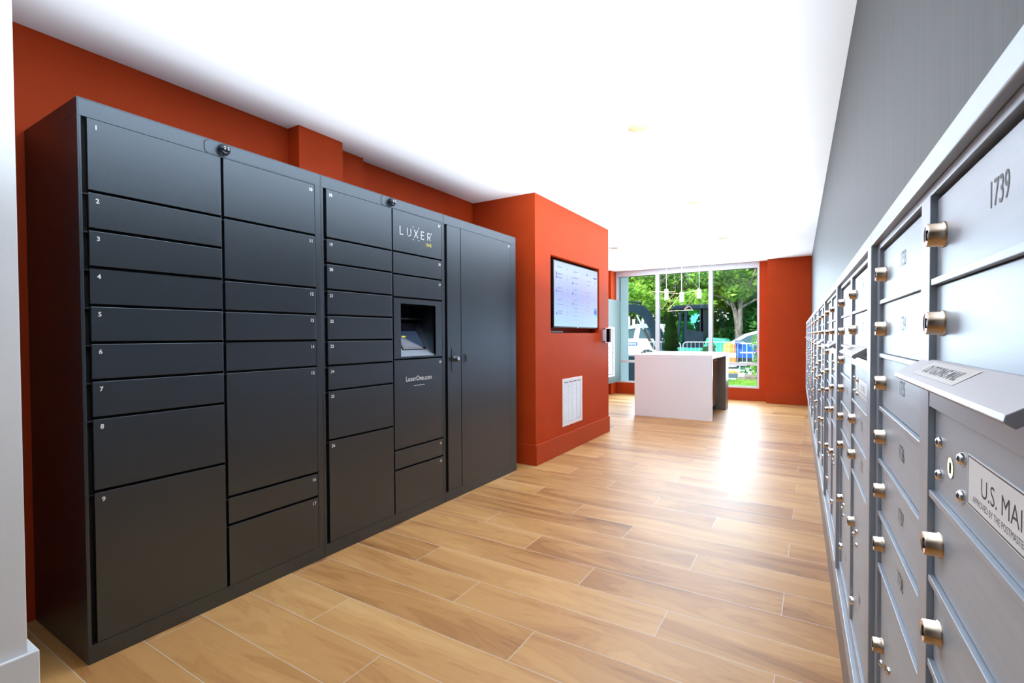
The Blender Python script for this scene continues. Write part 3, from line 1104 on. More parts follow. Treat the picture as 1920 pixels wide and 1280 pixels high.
dl = ['warm recessed ceiling light above the camera end of the hall',
      'largest warm round ceiling light, above the black lockers',
      'second warm round ceiling light, seen before the island',
      'third warm ceiling light in line, just short of the island pendants',
      'faint warm ceiling light just past the orange column corner']
for (x, y), lb in zip(LIGHTS, dl):
    downlight(x, y, lb)
for (x, y), lb in zip(SPOTS, ('small unlit twin ceiling spot near the window by the column side', 'small unlit twin ceiling spot near the window by the end pier')):
    t = thing('ceiling_spot', lb, 'ceiling light', (x, y, C), 0, 'small spots by the window')
    MB().lathe([(0.045, 0.05), (0.044, -0.001), (0.058, -0.004), (0.062, -0.0005)], (0, 0, 0), (0, 0, 1), 24).build('trim_ring', M_white_metal, t)
    MB().lathe([(0.0445, 0.0), (0.04, 0.055), (0, 0.055)], (0, 0, 0), (0, 0, 1), 24).build('housing', M_greyleg, t)
    MB().lathe([(0.0, 0.004), (0.018, 0.006), (0.022, 0.03), (0.0, 0.05)], (0, 0, 0), (0, 0, 1), 16).build('lamp', M_white_metal, t)

# pendants over the island
pend = [(-2.016, 8.0, 1.885, 1.715, 'slim white cylinder pendant, first over the island, by the orange column'),
        (-1.835, 8.25, 1.845, 1.685, 'slim white cylinder pendant in the middle over the island'),
        (-1.516, 8.0, 1.855, 1.715, 'slim white cylinder pendant over the island on the mailbox side')]
for x, y, za, zb, lb in pend:
    t = thing('pendant_light', lb, 'pendant light', (x, y, C), 0, 'white pendants over the island')
    MB().lathe([(0.0, -0.022), (0.058, -0.020), (0.062, -0.015), (0.062, -0.0005)], (0, 0, 0), (0, 0, 1), 24).build('canopy', M_vinyl, t)
    MB().cyl((0, 0, -0.02), (0, 0, za - C), 0.005, n=8).build('cord', M_white_metal, t)
    MB().lathe([(0, za - C), (0.026, za - C), (0.031, za - C - 0.006), (0.031, zb - C), (0.027, zb - C), (0.027, zb - C + 0.05), (0, zb - C + 0.05)], (0, 0, 0), (0, 0, 1), 20).build('lamp_shade', M_white_metal, t)
t = thing('wire_pendant', 'thin rose-coloured geometric wire frame hanging between the white pendants', 'pendant light', (-1.9, 8.0, C))
pts = dict(a=(-0.35, 0, -0.543), b=(0.02, 0.02, -0.560), c=(-0.195, 0, -0.843), d=(-0.10, 0.0, -0.871), e=(0.29, 0, -0.867), f=(0.385, 0, -0.556), g=(0.162, 0, -0.854), h=(0.234, 0.02, -0.798),
           i=(0.04, 0.3, -0.580), j=(0.60, 0.25, -0.62))
mb = MB()
for a, b in ('ab', 'ac', 'bd', 'bc', 'de', 'fg', 'gh', 'he', 'id', 'ge', 'ai', 'fi'):
    mb.cyl(pts[a], pts[b], 0.0032, n=6)
mb.build('wire_frame', M_copper, t)
mb = MB()
mb.cyl((0, 0, 0), pts['b'], 0.0015, n=6)
mb.cyl((0, 0, 0), pts['f'], 0.0015, n=6)
mb.build('suspension_wire', M_white_metal, t)
MB().cyl((0, 0, -0.018), (0, 0, -0.0005), 0.05, n=24).build('canopy', M_white_metal, t)
#OUTSIDE
# ------------------------------------------------------------------ outside
GZ = -0.25
M_road = noise_var(mat('pale_asphalt', (0.30, 0.31, 0.33), 0.8), (0.27, 0.28, 0.30), (0.36, 0.37, 0.39), (2, 2, 2))
M_walk = noise_var(mat('pale_concrete', (0.62, 0.62, 0.62), 0.8), (0.56, 0.57, 0.58), (0.68, 0.68, 0.68), (2, 2, 2))
M_soil = noise_var(mat('mulch', (0.10, 0.07, 0.05), 0.9), (0.06, 0.045, 0.035), (0.22, 0.17, 0.13), (9, 9, 9))
M_lawn = noise_var(mat('lawn_green', (0.08, 0.22, 0.03), 0.8), (0.06, 0.18, 0.03), (0.14, 0.32, 0.05), (6, 6, 6))
M_facade = noise_var(mat('blue_grey_render', (0.36, 0.47, 0.52), 0.6), (0.34, 0.45, 0.50), (0.38, 0.49, 0.54), (2, 2, 2))
M_slate = mat('slate_panel', (0.05, 0.085, 0.12), 0.5)
M_galv = mat('galvanised_steel', (0.42, 0.52, 0.60), 0.4, 0.5)
M_navy = noise_var(mat('dark_blue_machine_paint', (0.004, 0.016, 0.028), 0.5, spec=0.15), (0.003, 0.014, 0.025), (0.006, 0.020, 0.034), (5, 5, 5))
M_mgreen = mat('machine_green', (0.03, 0.36, 0.24), 0.4)
M_rubber = mat('rubber', (0.02, 0.022, 0.025), 0.7)
M_carw = mat('white_car_paint', (0.80, 0.82, 0.84), 0.2, coat=0.4)
M_carb = mat('blue_car_paint', (0.015, 0.10, 0.55), 0.25, coat=0.4)
M_cargl = mat('car_glass', (0.03, 0.07, 0.09), 0.08)
M_rim = mat('wheel_rim', (0.55, 0.57, 0.60), 0.3, 0.8)
M_or2 = mat('barrel_orange', (0.90, 0.25, 0.03), 0.4)
M_hose = mat('orange_hose', (0.75, 0.33, 0.05), 0.5)
M_bark = noise_var(mat('bark', (0.12, 0.10, 0.09), 0.9), (0.07, 0.06, 0.055), (0.20, 0.17, 0.15), (4, 4, 1.2), 3.0, bump=0.6)
M_pink = mat('pink_petals', (0.85, 0.03, 0.25), 0.5)
M_cabgl = glass_material('cab_glass', (0.35, 0.85, 0.78))


def leaf_material(name, c1, c2, tr=0.45):
    m = bpy.data.materials.new(name)
    m.use_nodes = True
    nt = m.node_tree
    N, L = nt.nodes, nt.links
    N.clear()
    o = N.new('ShaderNodeOutputMaterial')
    mix = N.new('ShaderNodeMixShader')
    mix.inputs[0].default_value = tr
    df = N.new('ShaderNodeBsdfDiffuse')
    tl = N.new('ShaderNodeBsdfTranslucent')
    tc = N.new('ShaderNodeTexCoord')
    nz = N.new('ShaderNodeTexNoise')
    nz.inputs['Scale'].default_value = 1.7
    nz.inputs['Detail'].default_value = 5
    rp = N.new('ShaderNodeValToRGB')
    rp.color_ramp.elements[0].color = (*c1, 1)
    rp.color_ramp.elements[1].color = (*c2, 1)
    rp.color_ramp.elements[0].position = 0.35
    rp.color_ramp.elements[1].position = 0.65
    L.new(tc.outputs['Object'], nz.inputs['Vector'])
    L.new(nz.outputs[0], rp.inputs[0])
    L.new(rp.outputs[0], df.inputs[0])
    L.new(rp.outputs[0], tl.inputs[0])
    L.new(df.outputs[0], mix.inputs[1])
    L.new(tl.outputs[0], mix.inputs[2])
    L.new(mix.outputs[0], o.inputs[0])
    return m


M_leaf = leaf_material('leaf_bright', (0.10, 0.30, 0.04), (0.42, 0.62, 0.12))
M_leafd = leaf_material('leaf_deep', (0.03, 0.14, 0.04), (0.12, 0.32, 0.07))
M_leafc = leaf_material('conifer_green', (0.004, 0.022, 0.008), (0.014, 0.055, 0.012), 0.15)

mb = MB()
mb.box(-40, 30, 9.62, 17.9, -0.45, -0.16)
struct('ground', mb, M_walk)
struct('street', MB().box(-60, 50, 17.9, 27.5, -0.6, GZ), M_road)
struct('ground_verge', MB().box(-60, 50, 27.5, 75, -0.6, GZ + 0.12), M_lawn)
struct('kerb', MB().box(-60, 50, 17.75, 17.9, -0.45, -0.145), M_walk)
struct('planting_bed', MB().box(-1.9, 8, 15.3, 17.3, -0.159, -0.11), M_soil)
struct('lawn_strip', MB().box(-9, 8, 13.6, 14.9, -0.159, -0.13), M_lawn)
struct('exterior_pier', MB().box(-3.72, -3.46, 10.0, 10.5, -0.16, 3.4), M_facade)
struct('exterior_wall', MB().box(-30, -3.62, 9.55, 9.8, -0.16, 3.4), M_facade)
struct('exterior_soffit', MB().box(-30, 20, 9.45, 10.6, 2.72, 3.4), M_facade)
struct('exterior_wall_end', MB().box(0.21, 20, 9.35, 9.8, -0.16, 3.4), M_facade)

# grass blades
mb = MB()
rg = random.Random(5)
for i in range(5200):
    x, y = rg.uniform(-3.6, 1.4), rg.uniform(13.62, 14.88)
    a, h, lean = rg.uniform(0, 6.28), rg.uniform(0.05, 0.11), rg.uniform(-0.03, 0.03)
    c, s = math.cos(a) * 0.006, math.sin(a) * 0.006
    mb.add([(x - c, y - s, -0.13), (x + c, y + s, -0.13), (x + lean, y + lean, -0.13 + h)], [(0, 1, 2)])
tag(mb.build('grass', M_leaf), 'strip of short green grass beyond the window', 'grass', kind='stuff')


# -- crowd barriers
def barrier(x0, label, w=2.45):
    t = thing('crowd_barrier', label, 'barrier', (x0, 21.5, GZ), 0, 'steel crowd barriers along the street')
    H0, H1 = 0.17, 1.095
    mb = MB()
    r = 0.16
    pts = [(0, 0, H0), (0, 0, H1 - r)] + [(r - r * math.cos(R(a)), 0, H1 - r + r * math.sin(R(a))) for a in range(15, 91, 15)]
    pts += [(w - r + r * math.sin(R(a)), 0, H1 - r + r * math.cos(R(a))) for a in range(0, 91, 15)] + [(w, 0, H0), (0, 0, H0)]
    mb.tube(pts, 0.021, 8)
    mb.build('frame_tube', M_galv, t)
    mb = MB()
    n = 15
    for i in range(1, n):
        mb.cyl((w * i / n, 0, H0), (w * i / n, 0, H1), 0.009, n=6)
    mb.build('uprights', M_galv, t)
    for xx in (0.25, w - 0.25):
        MB().box(xx - 0.03, xx + 0.03, -0.3, 0.3, 0.0, 0.012).cyl((xx, 0, 0.012), (xx, 0, H0), 0.02, n=8).build('foot', M_galv, t)


for i, (x0, lb) in enumerate(((-9.85, 'steel crowd barrier in front of the white van-like car nose'), (-7.27, 'steel crowd barrier below the excavator boom'),
                              (-4.72, 'steel crowd barrier right in front of the excavator cab'), (-4.05 + 2.0 - 0.0, 'steel crowd barrier before the blue car door'),
                              (0.55, 'steel crowd barrier at the far end of the row past the blue car'))):
    barrier(x0, lb if i != 2 else 'steel crowd barrier standing in front of the excavator cab')


# -- cars
def car(name, label, x0, y, L_, H_, body, roofm, roof_prof, hood_z, win, wheels, extra=None, Wd=1.8):
    t = thing(name, label, 'car', (x0, y, GZ))
    mb = MB()
    belt = hood_z
    prof = [(0.02, 0.32), (0.0, 0.62), (0.10, belt - 0.14), (roof_prof[0][0] - 0.02, belt), (L_ - 0.08, belt), (L_, 0.65), (L_ - 0.03, 0.32)]
    # wheel arches cut into the underside
    bot = []
    for wx in sorted(wheels, reverse=True):
        bot += [(wx + 0.38 * math.cos(R(a)), 0.32 + 0.40 * math.sin(R(a))) for a in range(0, 181, 20)]
    mb.prism(prof + bot, -Wd / 2, Wd / 2, 'y')
    mb.build('body', body, t, bevel=0.03)
    mb = MB()
    n = len(roof_prof)
    low = -Wd / 2 + 0.05
    vs = []
    for sgn in (-1, 1):
        for (px, pz) in roof_prof:
            inset = 0.06 + 0.22 * (pz - belt) / (H_ - belt)
            vs.append((px, sgn * (Wd / 2 - inset), pz))
    mb.add(vs, [tuple(range(n)), tuple(range(2 * n - 1, n - 1, -1))] + [(i, i + n, (i + 1) % n + n, (i + 1) % n) for i in range(n)])
    mb.build('cabin', roofm, t, bevel=0.02)
    for poly in win:
        mb = MB()
        for sgn in (-1, 1):
            vs = []
            for k in (0, 1):
                for (px, pz) in poly:
                    inset = 0.06 + 0.22 * (pz - belt) / (H_ - belt)
                    vs.append((px, sgn * (Wd / 2 - inset + (0.008 if k else -0.01)), pz))
            m_ = len(poly)
            mb.add(vs, [tuple(range(m_)), tuple(range(2 * m_ - 1, m_ - 1, -1))] + [(i, i + m_, (i + 1) % m_ + m_, (i + 1) % m_) for i in range(m_)])
        mb.build('side_window', M_cargl, t)
    # windscreen
    (ax, az), (bx, bz) = roof_prof[0], roof_prof[1]
    mb = MB()
    vs = []
    for k in (0.03, -0.01):
        for px, pz in ((ax + (bx - ax) * 0.12, az + (bz - az) * 0.12), (ax + (bx - ax) * 0.9, az + (bz - az) * 0.9)):
            inset = 0.16 + 0.22 * (pz - belt) / (H_ - belt)
            for sgn in (-1, 1):
                vs.append((px - k, sgn * (Wd / 2 - inset), pz + k))
    mb.add(vs, [(0, 1, 3, 2), (4, 6, 7, 5), (0, 2, 6, 4), (1, 5, 7, 3), (0, 4, 5, 1), (2, 3, 7, 6)])
    mb.build('windscreen', M_cargl, t)
    for wx in wheels:
        for sgn in (-1, 1):
            yw = sgn * (Wd / 2 - 0.02)
            w_ = MB().lathe([(0.0, -0.1), (0.30, -0.1), (0.335, -0.07), (0.335, 0.07), (0.30, 0.1), (0.20, 0.1)], (wx, yw - sgn * 0.09, 0.335), (0, sgn, 0), 28).build('wheel', M_rubber, t)
            rm = MB().lathe([(0.21, 0.095), (0.20, 0.085), (0.17, 0.07)], (wx, yw - sgn * 0.09, 0.335), (0, sgn, 0), 28)
            for k in range(5):
                a = k * 1.2566
                p0 = Vector((wx, yw - sgn * 0.0, 0.335))
                rm.cyl(p0, p0 + Vector((math.cos(a) * 0.2, 0, math.sin(a) * 0.2)), 0.03, 0.022, n=6)
            rm.build('rim', M_rim, w_)
    for sgn in (-1, 1):
        MB().box(roof_prof[0][0] + 0.30, roof_prof[0][0] + 0.48, sgn * (Wd / 2), sgn * (Wd / 2 + 0.17), belt + 0.01, belt + 0.16).build('wing_mirror', body, t, bevel=0.02)
    if extra: extra(t)
    return t


def suv_extra(t):
    mb = MB()
    mb.box(2.28, 2.50, -0.912, -0.899, 0.90, 1.05, 0)
    mb.box(2.52, 3.02, -0.912, -0.899, 0.90, 1.05, 1)
    for k in range(5):
        mb.box(2.58 + 0.08 * k, 2.63 + 0.08 * k, -0.914, -0.912, 0.94, 1.01, 2)
    mb.build('door_sign', [mat('sign_pale_blue', (0.25, 0.5, 0.75), 0.5), mat('sign_blue', (0.03, 0.10, 0.40), 0.5), M_label], t)
    MB().box(0.7, 4.1, -0.915, -0.90, 0.30, 0.42).build('side_skirt', M_rubber, t)


car('suv', 'white SUV with a small blue door sign parked behind the barriers', -10.2, 24.0, 4.6, 1.92, M_carw, M_carw,
    [(1.55, 1.18), (2.35, 1.80), (2.9, 1.94), (4.1, 1.92), (4.50, 1.30), (4.50, 1.16), (1.55, 1.16)], 1.17,
    [[(2.02, 1.24), (2.48, 1.68), (2.86, 1.74), (2.80, 1.24)], [(3.05, 1.24), (3.10, 1.74), (3.72, 1.74), (3.78, 1.24)], [(3.9, 1.24), (3.86, 1.72), (4.1, 1.70), (4.3, 1.28)]],
    [0.85, 3.50], suv_extra)


def blue_extra(t):
    MB().box(1.35, 4.6, -0.915, -0.899, 0.60, 0.66).build('white_stripe', M_carw, t)
    MB().box(1.10, 4.6, -0.912, -0.899, 0.24, 0.40).build('side_skirt', M_rubber, t)
    MB().prism([(0.10, 0.72), (0.12, 0.86), (1.0, 1.0), (1.15, 0.90), (0.9, 0.70)], -0.915, -0.899, 'y').build('wing_panel', M_carw, t)
    MB().box(0.01, 0.18, -0.85, -0.55, 0.62, 0.76).build('headlamp', M_rim, t, bevel=0.02)


car('car', 'blue car with a white roof and white side stripe parked behind the orange barrel', -4.05, 24.0, 4.9, 1.56, M_carb, M_carw,
    [(0.85, 1.0), (1.50, 1.42), (2.0, 1.57), (3.6, 1.56), (4.75, 1.08), (4.75, 0.98), (0.85, 0.98)], 1.0,
    [[(1.15, 1.04), (1.62, 1.34), (2.02, 1.46), (2.10, 1.46), (2.10, 1.04)], [(2.24, 1.04), (2.24, 1.46), (3.3, 1.45), (3.7, 1.04)]],
    [0.85, 3.8], blue_extra)

# -- mini excavator
t = thing('excavator', 'dark blue and green mini excavator with raised boom behind the barriers', 'excavator', (-4.45, 22.9, GZ))
mb = MB()                                    # chassis house
mb.prism([(-0.75, 0.62), (-0.75, 0.85), (0.45, 0.95), (0.55, 1.28), (1.25, 1.22), (1.38, 1.0), (1.35, 0.62)], -0.75, 0.75, 'y')
mb.build('engine_housing', M_mgreen, t, bevel=0.05)
for sgn in (-1, 1):
    pr = [(-1.0 + 0.24 * math.cos(R(a)), 0.26 + 0.25 * math.sin(R(a))) for a in range(90, 271, 20)] + [(0.95 + 0.24 * math.cos(R(a)), 0.26 + 0.25 * math.sin(R(a))) for a in range(-90, 91, 20)]
    tr_ = MB().prism(pr, sgn * 0.55, sgn * 0.88, 'y').build('track', M_rubber, t, bevel=0.02)
    wl = MB()
    for k in range(5):
        wl.cyl((-0.95 + 0.47 * k, sgn * 0.88, 0.25), (-0.95 + 0.47 * k, sgn * 0.90, 0.25), 0.13, n=14)
    wl.build('rollers', M_galv, tr_)
MB().box(-0.9, 0.9, -0.55, 0.55, 0.2, 0.62).build('undercarriage', M_navy, t)
MB().prism([(-1.75, 0.10), (-1.70, 0.50), (-1.62, 0.50), (-1.65, 0.10)], -0.85, 0.85, 'y').build('dozer_blade', M_mgreen, t)
cab = MB()                                   # cab posts and lower door
ax0, ax1, yb0, yb1 = -0.72, 0.42, -0.75, 0.35
for (bx, tx) in ((ax0 + 0.0, ax0 + 0.16), (ax1 - 0.10, ax1 - 0.10)):
    for yy in (yb0, yb1 - 0.08):
        vs = [(bx, yy, 0.9), (bx + 0.12, yy, 0.9), (bx + 0.12, yy + 0.08, 0.9), (bx, yy + 0.08, 0.9), (tx, yy, 2.52), (tx + 0.10, yy, 2.52), (tx + 0.10, yy + 0.08, 2.52), (tx, yy + 0.08, 2.52)]
        cab.add(vs, [(0, 1, 2, 3), (4, 5, 6, 7), (0, 1, 5, 4), (1, 2, 6, 5), (2, 3, 7, 6), (3, 0, 4, 7)])
cab.box(-0.36, -0.24, yb0, yb0 + 0.06, 0.9, 2.52)
cab.box(0.28, ax1, yb0, yb0 + 0.05, 0.9, 2.52)
cab.prism([(-0.30, 0.85), (-0.30, 1.62), (ax1, 1.52), (ax1, 0.85)], yb0 - 0.01, yb0 + 0.04, 'y')
cab.box(ax0, ax1, yb0, yb1, 0.85, 0.95)
cab.box(ax1 - 0.05, ax1, yb0, yb1, 0.85, 2.5)
cab.build('cab', M_navy, t, bevel=0.01)
g = MB()
g.box(ax0 + 0.13, -0.36, yb0 + 0.02, yb0 + 0.03, 0.95, 2.5)
g.box(-0.24, 0.28, yb0 + 0.02, yb0 + 0.03, 1.6, 2.5)
g.build('cab_window', M_cabgl, t)
r_ = MB()
r_.prism([(-0.92, 2.58), (-0.72, 2.70), (0.50, 2.70), (0.58, 2.62), (0.58, 2.52), (-0.92, 2.52)], yb0 - 0.06, yb1 + 0.06, 'y')
r_.build('cab_roof', M_navy, t, bevel=0.03)
MB().box(-0.95, -0.80, -0.72, -0.55, 2.30, 2.50).build('work_lamp', M_navy, t, bevel=0.02)
MB().prism([(0.0, 0.95), (0.05, 1.35), (0.25, 1.35), (0.30, 1.95), (0.14, 1.95), (0.02, 1.50), (-0.12, 1.40), (-0.15, 0.95)], -0.45, 0.05, 'y').build('seat', M_rubber, t, bevel=0.02)
MB().box(0.60, 0.68, -0.78, -0.55, 1.55, 1.95).tube([(0.42, -0.72, 2.0), (0.62, -0.70, 1.9)], 0.015).build('rear_mirror', M_navy, t)


def sweep(path, wid, th):
    """solid box-section arm along a path in the x-z plane; th = half depth per point"""
    up, dn = [], []
    for i, (x, z) in enumerate(path):
        a = Vector(path[max(i - 1, 0)])
        b = Vector(path[min(i + 1, len(path) - 1)])
        d = (b - a).normalized()
        n = Vector((-d.y, d.x))
        up.append((x + n.x * th[i], z + n.y * th[i]))
        dn.append((x - n.x * th[i], z - n.y * th[i]))
    mb = MB()
    n = len(path)
    vs = [(u[0], s * wid, u[1]) for s in (-1, 1) for u in up] + [(u[0], s * wid, u[1]) for s in (-1, 1) for u in dn]
    fs = []
    for i in range(n - 1):
        fs += [(i, i + 1, n + i + 1, n + i), (2 * n + i, 3 * n + i, 3 * n + i + 1, 2 * n + i + 1), (i, 2 * n + i, 2 * n + i + 1, i + 1), (n + i, n + i + 1, 3 * n + i + 1, 3 * n + i)]
    fs += [(0, n, 3 * n, 2 * n), (n - 1, 3 * n - 1, 4 * n - 1, 2 * n - 1)]
    mb.add(vs, fs)
    return mb


sw = sweep([(-0.95, 0.60), (-1.50, 0.80), (-1.76, 1.40), (-1.98, 1.94), (-2.20, 2.34), (-2.44, 2.58), (-2.75, 2.68), (-3.2, 2.68), (-3.7, 2.55)], 0.11, [0.13, 0.15, 0.17, 0.18, 0.22, 0.23, 0.20, 0.17, 0.12])
o = sw.build('boom', M_navy, t, bevel=0.02)
o.location = (0, -0.1, 0)
sweep([(-3.3, 2.85), (-3.75, 2.50), (-4.10, 1.75), (-4.25, 1.05)], 0.09, [0.09, 0.15, 0.11, 0.08]).build('dipper_arm', M_navy, t, bevel=0.02)
MB().tube([(-1.78, -0.24, 0.73), (-2.30, -0.24, 1.67)], 0.065, 10).build('hydraulic_cylinder', M_rubber, t)
MB().tube([(-2.30, -0.24, 1.67), (-2.62, -0.24, 2.34)], 0.04, 10).build('piston_rod', M_galv, t)
MB().tube([(-2.45, -0.1, 2.90), (-2.80, -0.1, 2.96)], 0.055, 10).tube([(-2.80, -0.1, 2.96), (-3.3, -0.1, 2.92)], 0.03, 10).build('arm_cylinder', M_navy, t)
MB().prism([(-4.55, 0.95), (-4.25, 1.15), (-4.00, 1.05), (-3.92, 0.62), (-4.15, 0.40), (-4.55, 0.50), (-4.35, 0.68)], -0.28, 0.28, 'y').build('bucket', M_navy, t, bevel=0.01)
MB().tube([(-0.75, -0.3, 0.9), (-1.0, -0.3, 0.75)], 0.09, 8).build('swing_post', M_navy, t)

# -- traffic barrel
t = thing('traffic_barrel', 'orange and white striped traffic barrel standing before the blue car', 'traffic barrel', (-3.0, 22.2, GZ))
prof = [(0.33, 0.0), (0.33, 0.05), (0.29, 0.07)]
for i in range(5):
    z0 = 0.07 + i * 0.19
    prof2 = [(0.285 - 0.012 * i, z0), (0.279 - 0.012 * i, z0 + 0.18), (0.273 - 0.012 * i, z0 + 0.19)]
    MB().lathe(prof2 if i < 4 else prof2 + [(0.16, z0 + 0.20), (0.0, z0 + 0.20)], (0, 0, 0), (0, 0, 1), 24).build('band', M_label if i % 2 == 0 and i < 4 else M_or2, t)
MB().lathe(prof, (0, 0, 0), (0, 0, 1), 24).build('rubber_base', M_rubber, t)
MB().box(-0.06, 0.06, -0.012, 0.012, 1.018, 1.08).build('handle', M_or2, t, bevel=0.006)

# -- things lying outside the glass
t = thing('planter', 'slate blue planter box with a white rim just outside the windows', 'planter', (-4.35, 10.9, -0.16))
MB().box(0, 0.92, 0, 0.6, 0, 0.83).build('box', M_slate, t, bevel=0.01)
MB().box(-0.02, 0.94, -0.02, 0.62, 0.83, 0.865).build('rim', M_vinyl, t, bevel=0.004)
MB().box(0.01, 0.91, -0.012, -0.0005, 0.19, 0.235).build('band', M_vinyl, t)
tag(MB().prism([(-0.35, 0.0), (-0.30, 0.10), (-0.05, 0.17), (0.30, 0.13), (0.35, 0.0)], 0, 0.5, 'y').build('sandbag', M_label, loc=(-3.05, 12.4, -0.16), bevel=0.04),
    'pale sandbag lying outside beside the slate planter', 'sandbag')
t = thing('timber_stack', 'dark blue-grey timber beams with white ends lying beyond the lawn', 'timber', (-4.1, 16.1, -0.159))
MB().box(0, 2.15, 0, 0.16, 0, 0.13).build('beam', M_slate, t, bevel=0.01)
MB().box(2.16, 2.34, -0.01, 0.17, 0, 0.14).build('beam_end', M_label, t, bevel=0.02)
MB().box(0.2, 1.9, 0.2, 0.34, 0, 0.12).build('beam', M_slate, t, bevel=0.01)
mb = MB()
mb.tube([(-3.4, 16.9, -0.1), (-2.9, 16.85, -0.03), (-2.4, 16.9, -0.02), (-2.15, 16.95, -0.05), (-2.05, 17.1, -0.1)], 0.05, 8)
tag(mb.build('hose', M_hose), 'orange hose lying on the paving beyond the timber beams', 'hose')


# -- planting
def leaf_cloud(mb, centre, rad, n, size, rg, shell=0.55):
    for _ in range(n):
        d = Vector((rg.gauss(0, 1), rg.gauss(0, 1), rg.gauss(0, 1))).normalized()
        k = (shell + (1 - shell) * rg.random()) if rg.random() < 0.8 else rg.random()
        p = Vector(centre) + Vector((d.x * rad[0], d.y * rad[1], d.z * rad[2])) * k
        a = Vector((rg.gauss(0, 1), rg.gauss(0, 1), rg.gauss(0, 0.6))).normalized()
        b = a.cross(Vector((rg.gauss(0, 1), rg.gauss(0, 1), rg.gauss(0, 1)))).normalized()
        s = size * rg.uniform(0.6, 1.3)
        mb.add([p - a * s, p + b * s * 0.45, p + a * s, p - b * s * 0.45], [(0, 1, 2, 3)])


def conifer(x, y, h, r, label):
    t = thing('arborvitae', label, 'shrub', (x, y, -0.16))
    rg = random.Random(11)
    mb = MB()
    for i in range(9000):
        z = h * (rg.random() ** 1.25)
        k = z / h
        rr = r * math.sqrt(max(0.0, 1 - k)) * (0.82 + 0.18 * math.sin(9 * k + 3 * rg.random())) * (0.62 + 0.4 * rg.random())
        a = rg.uniform(0, 6.283)
        p = Vector((rr * math.cos(a), rr * math.sin(a), 0.05 + z))
        d = Vector((math.cos(a) * 0.35, math.sin(a) * 0.35, 1)).normalized()
        s_ = Vector((-math.sin(a), math.cos(a), 0)) * 0.016
        L_ = rg.uniform(0.05, 0.10)
        mb.add([p - s_, p + s_, p + d * L_], [(0, 1, 2)])
    mb.build('foliage', M_leafc, t)
    MB().cyl((0, 0, 0), (0, 0, h * 0.8), 0.05, 0.015, n=8).build('stem', M_bark, t)


conifer(-3.545, 14.55, 1.86, 0.36, 'dark cone-shaped evergreen shrub outside the middle window')


def shrub(x, y, z, h, r, label, mt, n=500, flower=False, size=0.06):
    t = thing('shrub', label, 'shrub', (x, y, z))
    rg = random.Random(int(x * 100) & 255)
    mb = MB()
    for k in range(4):
        leaf_cloud(mb, (rg.uniform(-r, r) * 0.5, rg.uniform(-r, r) * 0.5, h * (0.35 + 0.18 * k)), (r * 0.6, r * 0.6, h * 0.25), n // 4, size, rg)
    mb.build('foliage', mt, t)
    mb = MB()
    for k in range(6):
        a = k * 1.05
        mb.tube([(0, 0, 0), (math.cos(a) * r * 0.3, math.sin(a) * r * 0.3, h * 0.5), (math.cos(a) * r * 0.6, math.sin(a) * r * 0.6, h * 0.9)], 0.008, 5)
    mb.build('twigs', M_bark, t)
    if flower:
        fl = MB()
        for k in range(7):
            a = k * 0.9
            fl.add([(0, -r, h * 0.75), (0.05 * math.cos(a), -r - 0.02, h * 0.75 + 0.05 * math.sin(a)), (0.05 * math.cos(a + 0.8), -r - 0.02, h * 0.75 + 0.05 * math.sin(a + 0.8))], [(0, 1, 2)])
        fl.build('blossom', M_pink, t)


shrub(-1.22, 14.3, -0.13, 1.15, 0.30, 'loose leafy shrub with one pink flower by the window corner', M_leaf, 420, True, 0.05)
shrub(-1.15, 15.9, -0.11, 0.45, 0.7, 'low twiggy dark shrub in the planting bed', M_leafd, 500, False, 0.05)
shrub(-3.37, 19.2, GZ, 1.0, 0.26, 'leafy bush growing at the kerb in front of the green machine', M_leafd, 900, False, 0.07)


def crown(seed, n_blobs, spread, n, mt, size=0.16):
    rg = random.Random(seed)
    mb = MB()
    for _ in range(n_blobs):
        a, rr = rg.uniform(0, 6.283), spread[0] * math.sqrt(rg.random())
        c = (rr * math.cos(a), rr * math.sin(a), rg.uniform(spread[1], spread[2]))
        s = rg.uniform(0.7, 1.5)
        leaf_cloud(mb, c, (s * 1.15, s * 1.15, s * 0.7), n // n_blobs, size, rg)
    return mb


def trunk(seed, h, r, forks):
    rg = random.Random(seed)
    mb = MB()
    lean = rg.uniform(-0.25, 0.25)
    p = Vector((0, 0, -0.1))
    q = Vector((lean * 0.3, 0, h * 0.45))
    mb.cyl(p, q, r, r * 0.8, n=10)
    for k in range(forks):
        a = rg.uniform(0, 6.283)
        e1 = q + Vector((math.cos(a) * 0.5, math.sin(a) * 0.4, h * 0.22))
        mb.cyl(q - Vector((0, 0, 0.1)), e1, r * 0.6, r * 0.42, n=8)
        e2 = e1 + Vector((math.cos(a) * 0.9, math.sin(a) * 0.7, h * 0.25))
        mb.cyl(e1, e2, r * 0.42, r * 0.2, n=6)
        for _ in range(2):
            b = a + rg.uniform(-1.2, 1.2)
            mb.cyl(e1, e1 + Vector((math.cos(b) * 1.3, math.sin(b) * 1.0, h * rg.uniform(0.03, 0.16))), r * 0.25, r * 0.08, n=5)
    return mb


